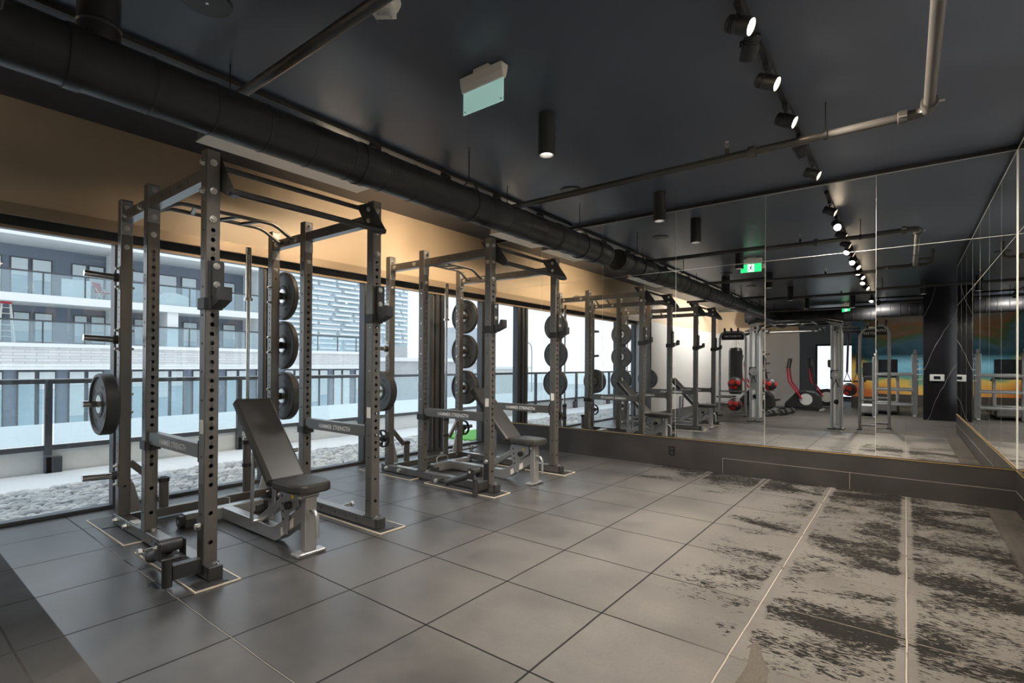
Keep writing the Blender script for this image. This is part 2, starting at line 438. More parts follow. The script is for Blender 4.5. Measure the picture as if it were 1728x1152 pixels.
# ------------------------------------------------------------------ camera
H = 1.225
yaw, pitch, roll = .656731721, .00442266, .00633163
fw = V(math.cos(yaw) * math.cos(pitch), math.sin(yaw) * math.cos(pitch), math.sin(pitch))
r0 = V(math.sin(yaw), -math.cos(yaw), 0); u0 = r0.cross(fw)
rr = r0 * math.cos(roll) + u0 * math.sin(roll); uu = -r0 * math.sin(roll) + u0 * math.cos(roll)
cd = bpy.data.cameras.new('camera'); cam = bpy.data.objects.new('camera', cd); COL.objects.link(cam)
cam.matrix_world = Matrix(((rr.x, uu.x, -fw.x, 0), (rr.y, uu.y, -fw.y, 0), (rr.z, uu.z, -fw.z, H), (0, 0, 0, 1)))
cd.sensor_width = 36.; cd.lens = 36. * 862.024 / 1728.; cd.shift_y = 34.767 / 1728.; cd.clip_start = .05; cd.clip_end = 600.
sc.camera = cam

MX, RY, CZ = 6.1, -.756, 3.14
WY = 5.3
# ------------------------------------------------------------------ room shell
struct('floor', MB('floor').box(-12.2, 6.3, -7., 5.36, -.12, 0.))
struct('ceiling', MB('ceiling').box(-12.2, 6.3, -7., 5.36, CZ, CZ + .06))
struct('wall_front', MB('blackmetal').box(MX + .02, MX + .2, -1., 5.36, 0, CZ))
struct('wall_right', MB('blackmetal').box(-.4, MX + .02, RY - .2, RY - .02, 0, CZ))
struct('wall_left', MB('tan').box(-6.2, MX + .02, 5.15, 5.36, 2.33, CZ))
struct('wall_side', MB('wallgrey').box(-6.2, .43, 5.15, 5.36, 0, 2.33))
struct('wall_partition', MB('wallgrey').box(-6.4, -6.2, 2.7, 5.36, 0, 2.36).use('tan').box(-6.42, -6.19, 2.7, 5.36, 2.36, CZ))
struct('wall_corridor', MB('wallgrey').box(-11.8, -6.4, 3.6, 3.75, 0, CZ))
mw = MB('wallgrey').box(-12.0, -11.8, 2.9, 3.75, 0, CZ).box(-12., -11.8, -7., 1.6, 0, CZ).box(-12., -11.8, 1.6, 2.9, 2.25, CZ).box(-12., -11.8, 1.6, 3.75, 0, .12)
struct('wall_rear', mw)
struct('wall_mural', MB('mural').box(-8.2, -8.0, -7., 1.42, .36, CZ).use('darkwood').box(-8.2, -7.97, -7., 1.42, 0, .36))
struct('wall_end', MB('wallgrey').box(-8.2, 6.3, -7.2, -7., 0, CZ))
struct('wall_column', MB('marble').box(-3.7, -3.06, -.93, -.325, 0, CZ))
# base of dark tile under the mirrors, its joints and the gold edge strip
bb = MB('basetile').box(MX - .008, MX + .02, RY, 5.3, 0, .345).use('grout')
bb.box(MX - .0095, MX - .007, RY, 1.66, .168, .171)
for yy in (1.652, .44): bb.box(MX - .0095, MX - .007, yy - .0015, yy + .0015, 0, .169)
struct('baseboard_front', bb)
br_ = MB('basetile').box(-.4, MX - .008, RY - .02, RY + .008, 0, .345).use('grout').box(-.4, MX - .008, RY + .007, RY + .0095, .168, .171)
struct('baseboard_right', br_)
struct('trim_1', MB('gold').box(MX - .014, MX + .01, RY, 5.14, .345, .352).use('blackmetal').box(MX - .004, MX + .01, RY, 5.14, .352, .358))
struct('trim_2', MB('gold').box(-.4, MX - .014, RY - .01, RY + .014, .345, .352).use('blackmetal').box(-.4, MX - .014, RY - .01, RY + .004, .352, .358))
struct('trim_3', MB('valance').box(-.1, MX, 5.11, 5.15, 2.285, 2.372))
CHIP = [(2.482, .521), (2.43, .535), (2.26, .512), (2.16, .515), (2.10, .52), (2.10, .40), (2.19, .425), (2.27, .435), (2.36, .475), (2.40, .49)]
# worn gap where a floor tile corner is torn off
struct('trim_4', MB('rough').prism(CHIP, (0, 0, .0005), (1, 0, 0), (0, 1, 0), (0, 0, .0012)))

# ------------------------------------------------------------------ mirror panels
ordn = ['first', 'second', 'third', 'fourth', 'fifth', 'sixth', 'seventh']
ys = [RY, .232, 1.219, 2.206, 3.19, 4.165, 5.14]
for i in range(6):
    for (z0, z1, nm) in ((.358, 2.368, 'tall lower'), (2.37, 3.088, 'short upper')):
        g = .0012
        mb = MB('reflect').box(MX, MX + .006, ys[i] + g, ys[i + 1] - g, z0, z1)
        mb.use('mirroredge').box(MX - .0004, MX + .0055, ys[i + 1] - g - .0005, ys[i + 1] - g + .0018, z0, z1).box(MX - .0004, MX + .0055, ys[i] + g, ys[i + 1] - g, z1 - .0008, z1 + .0018)
        if i == 1:  # this column of panels hangs a touch out of plumb
            mb.v = [(x_ + .004 * (z_ - .358), y_, z_) for x_, y_, z_ in mb.v]
        o = mb.build('mirror_panel')
        tag(o, '%s mirror panel on the far wall, %s counted from the right-hand corner' % (nm, ordn[i]), 'mirror', 'mirror panels on the far wall')
xs = [MX - .002 - .9285 * k for k in range(8)]
for i in range(7):
    for (z0, z1, nm) in ((.358, 2.368, 'tall lower'), (2.37, 3.088, 'short upper')):
        mb = MB('reflect').box(xs[i + 1] + .0012, xs[i] - .0012, RY - .006, RY, z0, z1)
        mb.use('mirroredge').box(xs[i + 1] - .001, xs[i + 1] + .0016, RY - .0055, RY + .0004, z0, z1).box(xs[i + 1], xs[i], RY - .0055, RY + .0004, z1 - .0008, z1 + .0018)
        tag(mb.build('mirror_panel'), '%s mirror panel on the right-hand wall, %s counted from the far corner' % (nm, ordn[i]), 'mirror', 'mirror panels on the right wall')
# slim bright edge strip in the corner between the two mirror walls
struct('trim_5', MB('mirroredge').box(MX - .006, MX, RY, RY + .006, .358, 3.09))
struct('trim_6', MB('framelight').box(MX - .004, MX + .004, RY, 5.14, 3.089, 3.096).box(-.4, MX, RY - .004, RY + .004, 3.089, 3.096))

# ------------------------------------------------------------------ windows
wx = [.43, 1.385, 2.635, 3.88, 5.08, 6.1]
for i in range(5):
    a, b = wx[i], wx[i + 1]
    f = MB('frame')
    f.bbox(a, b, 5.25, 5.36, 2.215, 2.335).bbox(a, b, 5.255, 5.35, 0, .03)
    f.use('valance').box(a, b, 5.235, 5.25, 2.205, 2.232).use('frame')  # bronze stripe paints the lit lower edge of the header frame
    ws = .032
    if i == 4:
        f.bbox(a - .15, a - .08, 5.25, 5.36, .0, 2.22).use('framelight').bbox(a - .078, a - .04, 5.28, 5.34, .0, 2.22).use('frame').bbox(a - .038, a + .03, 5.24, 5.36, .0, 2.22).use('framelight').bbox(a + .032, a + .07, 5.28, 5.34, .0, 2.22).use('frame').bbox(a + .075, a + .15, 5.25, 5.36, 0, 2.22)
        f.bbox(b - .06, b, 5.25, 5.36, 0, 2.22)
    else:
        f.bbox(a - ws, a - .006, 5.25, 5.36, 0, 2.22).use('framelight').bbox(a - .005, a + .013, 5.27, 5.34, 0, 2.22).use('frame').bbox(a + .014, a + ws, 5.25, 5.36, 0, 2.22)
    w = struct('window_%d' % (i + 1), f)
    x0 = a + (.15 if i == 4 else ws); x1 = b - (.06 if i == 4 else (.15 if i == 3 else ws))
    MB('glass').box(x0, x1, 5.296, 5.302, .03, 2.215).build('pane', w)
f = MB('frame').bbox(-11.84, -11.76, 1.6, 1.66, .12, 2.25).bbox(-11.84, -11.76, 2.22, 2.28, .12, 2.25).bbox(-11.84, -11.76, 2.84, 2.9, .12, 2.25).bbox(-11.84, -11.76, 1.6, 2.9, .12, .18).bbox(-11.84, -11.76, 1.6, 2.9, 2.19, 2.25)
w = struct('window_6', f)
MB('glass').box(-11.803, -11.798, 1.66, 2.22, .18, 2.19).build('pane', w); MB('glass').box(-11.803, -11.798, 2.28, 2.84, .18, 2.19).build('pane', w)

# ------------------------------------------------------------------ power racks
PW, TOPZ, BZ = .075, 2.43, .088
def holed_post(mb, x, y, fy, sx, z0=BZ, z1=TOPZ, m='rack'):
    """square tube upright; fy holes on the two broad faces, sx holes on the two side faces"""
    mb.use(m); L = V(0, 0, z1 - z0); hw = PW / 2; e = .004
    F = [(p - z0, r) for p, r in fy]; S = [(p - z0, r) for p, r in sx]
    w = PW - 2 * e
    mb.face_holes((x + hw, y, z0), L, V(-w, 0, 0), F); mb.face_holes((x + hw, y + PW, z0), L, V(w, 0, 0), F)
    mb.face_holes((x, y + hw, z0), L, V(0, w, 0), S); mb.face_holes((x + PW, y + hw, z0), L, V(0, -w, 0), S)
    for (ax, ay, bx, by) in ((e, 0, 0, e), (PW, e, PW - e, 0), (PW - e, PW, PW, PW - e), (0, PW - e, e, PW)):
        mb.add([(x + ax, y + ay, z0), (x + bx, y + by, z0), (x + bx, y + by, z1), (x + ax, y + ay, z1)], [(0, 1, 2, 3)])
    c = [(x + e, y), (x + PW - e, y), (x + PW, y + e), (x + PW, y + PW - e), (x + PW - e, y + PW), (x + e, y + PW), (x, y + PW - e), (x, y + e)]
    mb.add([(p, q, z1) for p, q in c], [tuple(range(8))]); mb.add([(p, q, z0) for p, q in c], [tuple(range(7, -1, -1))])
    return mb
NUMZ = [.558 + .107 * n for n in range(14)]
FYH = [(z + s * .0268, .0125) for z in NUMZ for s in (-1, 1)] + [(.37, .0125), (.205, .0125)]
SXH = [(.205 + .161 * k, .0075) for k in range(13)]
SXC = [(.40 + .0535 * k, .0075) for k in range(34)] + [(.2, .0075)]
YB, YC = .93, 1.48
XR = 1.137
def make_rack(label):
    root = thing('power_rack', label, 'power rack')
    for left in (1, 0):
        x = 0. if left else XR
        inn = PW if left else 0.           # x of the inner face
        sg = 1 if left else -1             # direction pointing inwards
        out = -sg
        # front and middle uprights with numbered holes
        for nm, y in (('A', 0.), ('B', YB)):
            mb = holed_post(MB(), x, y, FYH, SXH)
            for n in range(14):
                mb.text(str(n + 1), (x + PW / 2, y, NUMZ[n] - .008), (1, 0, 0), (0, 0, 1), .022, 'letter' if False else 'letterdark')
            mb.use('rackdark').bbox(x - .006, x + PW + .006, y - .014, y + PW + .014, BZ - .003, BZ + .005, .002)
            if nm == 'A':
                for z in (2.36, 2.20, 2.04): mb.bolt((x + PW / 2, y, z), (0, -1, 0), .015, .012)
                for z in (2.36, 2.20): mb.bolt((x if left else x + PW, y + PW / 2, z), (out, 0, 0), .015, .014)
                mb.use('white').box(x + (-.001 if 1 else 0), x, y + .015, y + .06, .82, .9)
            else:
                mb.use('framelight').bbox(x, x + PW, y - .005, y, 2.17, 2.425, .002)
                for z in (2.21, 2.395): mb.bolt((x + PW / 2, y - .005, z), (0, -1, 0), .014)
                mb.bolt((x + PW / 2, y, 2.09), (0, -1, 0), .014)
                mb.use('blackmetal').box(x - .0012, x, y + .012, y + .05, 2.02, 2.09)
            mb.bolt((x + PW / 2 + .01 * sg, y - .012 - (.022 if nm == 'A' else .012), BZ - .002), (0, 0, 1), .015, .01)
            mb.build('upright', root)
        mb = holed_post(MB(), x, YC, [(2.0, .008), (.30, .008)], SXC)
        mb.use('framelight').bbox(x, x + PW, YC - .005, YC, 2.17, 2.42, .002)
        for z in (2.22, 2.37): mb.bolt((x + PW / 2, YC - .005, z), (0, -1, 0), .014)
        mb.bolt((x + PW / 2, YC, 2.08), (0, -1, 0), .014)
        mb.build('upright', root)
        # plate storage pegs: black weld plates, bolts right through the upright, chrome pins
        for z in (1.85, 1.39, .915, .385):
            pg = MB('silver'); fx = x if left else x + PW
            pg.bbox(min(fx, fx + out * .006), max(fx, fx + out * .006), YC + .008, YC + PW - .008, z - .085, z + .085, .002)
            pg.use('rackdark').cyl((fx + out * .006, YC + PW / 2, z), (fx + out * .035, YC + PW / 2, z), .033, n=18)
            pg.use('chrome').cyl((fx + out * .035, YC + PW / 2, z), (fx + out * .205, YC + PW / 2, z + .008), .0235, n=18)
            for dz in (-.068, .068):
                pg.bolt((fx + out * .006, YC + PW / 2, z + dz), (out, 0, 0), .011, .012)
                pg.bolt((x + (PW if left else 0), YC + PW / 2, z + dz), (sg, 0, 0), .010, .016)
            pg.build('storage_peg', root)
        # top beams and base beam
        bm = MB()
        L = V(0, YB - PW, 0)
        hl = [(d, .008) for d in (.10, .20, .315, .355, .48, .62, .75)]
        x0, x1 = x + .006, x + PW - .006; z0, z1 = 2.262, 2.336
        bm.face_holes((x0, PW, (z0 + z1) / 2), L, V(0, 0, -(z1 - z0)), hl); bm.face_holes((x1, PW, (z0 + z1) / 2), L, V(0, 0, z1 - z0), hl)
        bm.add([(x0, PW, z1), (x1, PW, z1), (x1, YB, z1), (x0, YB, z1)], [(0, 1, 2, 3)]); bm.add([(x0, PW, z0), (x1, PW, z0), (x1, YB, z0), (x0, YB, z0)], [(3, 2, 1, 0)])
        bm.build('top_beam', root)
        bm = MB(); L = V(0, YC - YB - PW, 0); hl = [(d, .008) for d in (.10, .2, .30)]
        bm.face_holes((x0, YB + PW, (z0 + z1) / 2), L, V(0, 0, -(z1 - z0)), hl); bm.face_holes((x1, YB + PW, (z0 + z1) / 2), L, V(0, 0, z1 - z0), hl)
        bm.add([(x0, YB + PW, z1), (x1, YB + PW, z1), (x1, YC, z1), (x0, YC, z1)], [(0, 1, 2, 3)]); bm.add([(x0, YB + PW, z0), (x1, YB + PW, z0), (x1, YC, z0), (x0, YC, z0)], [(3, 2, 1, 0)])
        for d in (.08, .40): bm.bolt((x0, YB + PW + d, 2.30), (-1, 0, 0), .017, .014); bm.bolt((x1, YB + PW + d, 2.30), (1, 0, 0), .017, .014)
        bm.build('top_beam', root)
        bs = MB(); y0, y1 = -.045, 1.60
        bs.face_holes((x, y0, .05), V(0, y1 - y0, 0), V(0, 0, -.066), [(d, .008) for d in (.22, .36, .50, .70, .84, 1.25)])
        bs.face_holes((x + PW, y0, .05), V(0, y1 - y0, 0), V(0, 0, .066), [(d, .008) for d in (.22, .36, .50, .70, .84, 1.25)])
        for (ax, az, bx, bz) in ((0, .083, .004, .087), (PW - .004, .087, PW, .083), (PW, .017, PW - .004, .013), (.004, .013, 0, .017)):
            bs.add([(x + ax, y0, az), (x + bx, y0, bz), (x + bx, y1, bz), (x + ax, y1, az)], [(0, 1, 2, 3)])
        bs.add([(x + .004, y0, .087), (x + PW - .004, y0, .087), (x + PW - .004, y1, .087), (x + .004, y1, .087)], [(0, 1, 2, 3)])
        bs.add([(x + .004, y0, .013), (x + PW - .004, y0, .013), (x + PW - .004, y1, .013), (x + .004, y1, .013)], [(3, 2, 1, 0)])
        bs.use('rackdark').bbox(x - .001, x + PW + .001, y0 - .03, y0 + .004, .012, .089, .004).bbox(x - .001, x + PW + .001, y1 - .003, y1 + .012, .012, .089, .004)
        bs.use('rackdark').bbox(x - (.07 if left else .01), x + PW + (.01 if left else .05), -.115, -.03, .0085, .0125, .001).bbox(x - (.09 if left else .01), x + PW + (.01 if left else .09), YC + .02, YC + .09, .0085, .0125, .001)
        for d in (1.30, 1.52): bs.bolt((x, d, .05), (-1, 0, 0), .017, .02); bs.bolt((x + PW, d, .05), (1, 0, 0), .017, .02)
        bs.use('white').box(x + .012, x + .062, 1.16, 1.28, .087, .0876)
        bs.build('base_beam', root)
        # inner gusset at the rear upright
        MB('silver').prism([(0, .088), (.085, .088), (.03, .30), (0, .36)], (x + inn, YC + .03, 0), (sg, 0, 0), (0, 0, 1), (0, .012, 0)).build('gusset', root)
        # band peg
        yp = .60 if left else .52
        bp = MB('chrome').cyl((x + (0 if left else PW), yp, .055), (x + (0 if left else PW) + out * .115, yp, .06), .0125, n=14).use('zinc').cyl((x + (0 if left else PW) + out * .115, yp, .06), (x + (0 if left else PW) + out * .135, yp, .061), .021, n=6, smooth=False)
        bp.build('band_peg', root)
        # J-hook on the front upright
        hk = MB('rackdark'); xc = x + PW / 2 + .006
        hk.bbox(x + .010, x + PW + .014, -.012, 0, 1.525, 1.80, .003)
        hk.bbox(x + .022, x + PW + .014, -.030, -.012, 1.595, 1.80, .006)
        hk.prism([(-.03, 1.535), (-.03, 1.60), (-.085, 1.605), (-.100, 1.645), (-.128, 1.645), (-.128, 1.572)], (x + .022, 0, 0), (0, 1, 0), (0, 0, 1), (.066, 0, 0))
        hk.use('blackmetal').bbox(x - .010, x + PW + .016, -.010, PW + .010, 1.525, 1.59, .003)
        for z in (1.77, 1.665): hk.bolt((x + PW / 2 + .008, -.030, z), (0, -1, 0), .014, .004)
        hk.build('bar_hook', root)
        # spotter bar between front and middle uprights, with its saddles
        sp = MB('rack'); sx0, sx1 = x + .0125, x + .0625
        sp.bbox(sx0, sx1, PW + .012, YB - .006, .672, .757, .004)
        sp.text('HAMMER STRENGTH', (sx0, .50, .695), (0, -1, 0), (0, 0, 1), .05, 'letter', .92)
        sp.text('HAMMER STRENGTH', (sx1, .50, .695), (0, 1, 0), (0, 0, 1), .05, 'letter', .92)
        s1 = sp.build('spotter_bar', root)
        MB('rackdark').bbox(x - .001, x + PW + .001, PW, PW + .012, .655, .778, .002).build('saddle', s1)
        sd = MB('rackdark').bbox(x - .009, x + PW + .009, YB - .026, YB - .001, .632, .692, .003).bbox(x - .009, x + .001, YB - .026, YB + PW + .009, .632, .692, .003).bbox(x + PW - .001, x + PW + .009, YB - .026, YB + PW + .009, .632, .692, .003).bbox(x - .009, x + PW + .009, YB + PW, YB + PW + .009, .632, .692, .003)
        sd.build('saddle', s1)
        # bracket plate of the pull-up bars, on the inner face
        pl = MB('rackdark').prism([(.19, 2.425), (.02, 2.415), (-.135, 2.205), (-.135, 2.163), (-.09, 2.163), (.075, 2.245)], (x + inn, 0, 0), (0, 1, 0), (0, 0, 1), (sg * .010, 0, 0))
        pl.prism([(.075, 2.245), (-.09, 2.163), (-.135, 2.163), (-.135, 2.176), (-.09, 2.176), (.075, 2.258)], (x + inn, 0, 0), (0, 1, 0), (0, 0, 1), (sg * .045, 0, 0))
        for (yy, zz) in ((.04, 2.37), (.04, 2.285)): pl.bolt((x + inn + sg * .010, yy, zz), (sg, 0, 0), .014, .01)
        pl.build('bar_bracket', root)
        # bar holder tube with brace
        hx = .31 if left else .955; ht = .31 if left else .53
        b0 = .0805
        hd = MB('rack').lathe((hx, 1.54, 0), (0, 0, 1), [(.0275, b0), (.0275, ht), (.034, ht), (.034, b0)], 20, closed=True)
        hd.use('rackdark').lathe((hx, 1.54, 0), (0, 0, 1), [(.0275, ht - .03), (.0275, ht + .004), (.040, ht + .004), (.040, ht - .03)], 20, closed=True)
        if not left: hd.lathe((hx, 1.54, 0), (0, 0, 1), [(.034, .30), (.040, .30), (.040, .33), (.034, .33)], 20)
        h_ = hd.build('bar_holder', root)
        MB('rack').beam((x + inn + sg * .002, 1.52, .47), (hx - sg * .054, 1.53, .285), .03, .045, .003).build('brace', h_)
    MB().bbox(PW, XR, 1.505, 1.565, .012, .080, .004).build('rear_crossbeam', root)
    # straight pull-up bars at the front
    MB('rackdark').cyl((PW + .01, .165, 2.402), (XR - .01, .165, 2.402), .0165, n=16).build('pull_up_bar', root)
    MB('rackdark').cyl((PW - .012, -.118, 2.185), (XR + .012, -.118, 2.185), .0195, n=16).build('pull_up_bar', root)
    # cranked multi-grip bars at the rear
    mg = MB('rack')
    for yy in (1.11, 1.33):
        mg.tube([(PW - .008, yy, 2.30), (PW + .03, yy, 2.305), (PW + .14, yy, 2.375), (PW + .19, yy, 2.392), (PW + .24, yy, 2.395), (XR - .24, yy, 2.395), (XR - .19, yy, 2.392), (XR - .14, yy, 2.375), (XR - .03, yy, 2.305), (XR + .008, yy, 2.30)], .0155, 12)
    for xx in (.36, .52, .69, .85): mg.beam((xx, 1.11, 2.395), (xx + (.06 if xx < .6 else -.06), 1.33, 2.395), .028, .022, .003)
    mg.build('multi_grip_bar', root)
    # landmine attachment on the near front upright
    lm = MB('rackdark').bbox(-.145, .0, .012, .062, .045, .125, .003).bbox(-.006, 0, .005, .07, .03, .32, .002)
    for z in (.30, .10): lm.bolt((-.006, .0375, z), (-1, 0, 0), .017, .02)
    l1 = lm.build('landmine_arm', root)
    MB('rackdark').cyl((-.165, .035, .012), (-.165, .035, .16), .0255, n=18).build('pivot_post', l1)
    yk = MB('rackdark').bbox(-.20, -.11, .02, .06, .160, .168, .002).bbox(-.205, -.199, .015, .10, .160, .255, .002).bbox(-.085, -.079, .015, .10, .160, .255, .002).bbox(-.2, -.079, .015, .06, .158, .166, .002)
    yk.cyl((-.197, .07, .225), (-.087, .07, .225), .036, n=22)
    for s_ in (-1, 1): yk.bolt((-.142 + s_ * .063, .07, .225), (s_, 0, 0), .012, .008)
    yk.build('pivot_yoke', l1)
    MB('rubber').tube([(-.142, .09, .20), (-.135, .16, .165), (-.105, .45, .062)], .030, 18).cyl((-.105, .45, .062), (-.1045, .456, .060), .036, n=18).build('landmine_sleeve', l1)
    return root
rack1 = make_rack('nearest power rack, at the left by the windows, carrying four bumper plates')
rack1.location = (1.22, 3.12, 0)
rack2 = dup(rack1, (3.71, 3.12, 0), label='second power rack, standing farther along beside the mirror wall')
R1, R2 = V(1.22, 3.12, 0), V(3.71, 3.12, 0)

# protective mats under the rack feet
def floor_mat(x0, x1, y0, y1, label):
    t = thing('floor_mat', label, 'mat', ((x0 + x1) / 2, (y0 + y1) / 2, 0), 0, 'protective mats under the racks')
    hx, hy = (x1 - x0) / 2, (y1 - y0) / 2
    MB('rubber').box(-hx, hx, -hy, hy, 0.0005, .008).build('mat_sheet', t)
    e = MB('edge')
    for a in ((-hx - .006, -hx, -hy - .006, hy + .006), (hx, hx + .006, -hy - .006, hy + .006), (-hx, hx, -hy - .006, -hy), (-hx, hx, hy, hy + .006)): e.box(*a, .0005, .0085)
    e.build('edge_strip', t)
floor_mat(1.13, 1.355, 2.98, 3.90, 'black floor mat under the near left foot of the nearest rack')
floor_mat(1.125, 1.33, 4.12, 4.98, 'black floor mat under the window-side left foot of the nearest rack')
floor_mat(2.335, 2.555, 2.98, 4.10, 'long black floor mat under the right foot of the nearest rack')
floor_mat(3.61, 3.84, 2.98, 3.90, 'black floor mat under the near left foot of the second rack')
floor_mat(3.60, 3.82, 4.12, 4.98, 'black floor mat under the window-side left foot of the second rack')
floor_mat(4.82, 5.04, 2.98, 4.10, 'long black floor mat under the right foot of the second rack')

# ------------------------------------------------------------------ plates
def make_plate(th, R=.225):
    t = thing('bumper_plate', 'x', 'weight plate')
    h = th / 2
    b = MB('rubber').lathe((0, 0, 0), (1, 0, 0), [(.067, -h * .8), (.067, h * .8)], 24)
    for s in (-1, 1):
        b.lathe((0, 0, 0), (s, 0, 0), [(.067, h * .80), (.092, h * .80), (.099, h * .68), (R * .86, h * .68), (R * .89, h), (R * .965, h), (R, h * .72)], 48, mats=['rubber', 'rubber', 'rubberface', 'rubber', 'rubberface', 'rubber'])
        for a in range(8):
            a0 = a * PI / 4 + .1
            pts = [a0 + .34 * k / 5 for k in range(6)]
            vs = [V(s * (h * .68 + .0012), r * math.cos(q), r * math.sin(q)) for r in (R * .60, R * .66) for q in pts]
            if a % 2 == 0: b.use('letterdark').add(vs, [(k, k + 1, k + 7, k + 6) for k in range(5)])
    b.use('rubber').lathe((0, 0, 0), (1, 0, 0), [(R, -h * .72), (R * 1.002, 0), (R, h * .72)], 48)
    b.build('rubber_disc', t)
    MB('zinc').lathe((0, 0, 0), (1, 0, 0), [(.0262, -h * .84), (.066, -h * .84), (.066, h * .84), (.0262, h * .84)], 24, closed=True).build('steel_hub', t)
    return t
def make_small_plate():
    t = thing('change_plate', 'x', 'weight plate')
    b = MB('blackmetal').lathe((0, 0, 0), (1, 0, 0), [(.082, -.012), (.10, -.012), (.10, .012), (.082, .012)], 32, closed=True)
    for k in range(3):
        a = k * 2 * PI / 3 + .5; c, s_ = math.cos(a), math.sin(a)
        b.beam((0, .03 * c, .03 * s_), (0, .086 * c, .086 * s_), .016, .026, .003, up=(1, 0, 0))
    b.build('iron_ring', t)
    MB('blackmetal').lathe((0, 0, 0), (1, 0, 0), [(.0262, -.014), (.040, -.014), (.040, .014), (.0262, .014)], 24, closed=True).build('hub', t)
    return t
pcache = {}
def plate(th, loc, label, small=False, rot=0.):
    k = 'S' if small else th
    if k not in pcache:
        o = make_small_plate() if small else make_plate(th); pcache[k] = o; o.location = loc
    else: o = dup(pcache[k], loc)
    o.rotation_euler = (rot, 0, 0)
    tag(o, label, 'weight plate', 'weight plates on the rack pegs')
PYc = YC + PW / 2
for i, (R_, nm) in enumerate(((R1, 'nearest rack'), (R2, 'second rack'))):
    lx, rx = R_.x, R_.x + XR + PW; y = R_.y + PYc
    plate(.085, (lx - .035 - .045, y, .917), 'thick bumper plate on the outer left peg of the %s' % nm, rot=.3)
    plate(.050, (rx + .035 + .027, y, 1.852), 'slim bumper plate on the top right-hand peg of the %s' % nm, rot=.8)
    plate(.052, (rx + .035 + .028, y, 1.392), 'bumper plate on the second right-hand peg of the %s' % nm, rot=1.9)
    plate(.078, (rx + .035 + .042, y, .917), 'thick bumper plate on the third right-hand peg of the %s' % nm, rot=.1)
plate(0, (R2.x - .035 - .016, R2.y + PYc, .386), 'small spoked iron plate on the bottom left peg of the second rack', True, .4)
plate(0, (R2.x + XR + PW + .035 + .016, R2.y + PYc, .386), 'small spoked iron plate on the bottom right peg of the second rack', True)

# ------------------------------------------------------------------ barbells
def make_barbell(label):
    t = thing('barbell', label, 'barbell')
    MB('chrome').cyl((0, 0, .455), (0, 0, 1.72), .0142, n=18).build('shaft', t)
    for a, b in ((0, .455), (1.72, 2.17)):
        s = MB('chrome').cyl((0, 0, a), (0, 0, b), .0245, n=22)
        c0 = b if a == 0 else a - .024
        s.cyl((0, 0, c0), (0, 0, c0 + .024), .037, n=22)
        s.build('sleeve', t)
    return t
bar1 = make_barbell('upright chrome barbell in the bar holder of the nearest rack'); bar1.location = (R1.x + .955, R1.y + 1.54, .082); bar1['group'] = 'barbells stored upright'
bar2 = dup(bar1, (R2.x + .31 + .0, R2.y + 1.54, .082)) if False else dup(bar1, (R2.x + .31, R2.y + 1.54, .082), label='upright chrome barbell in the bar holder of the second rack')
bar2.location = (R2.x + .955, R2.y + 1.54, .082)

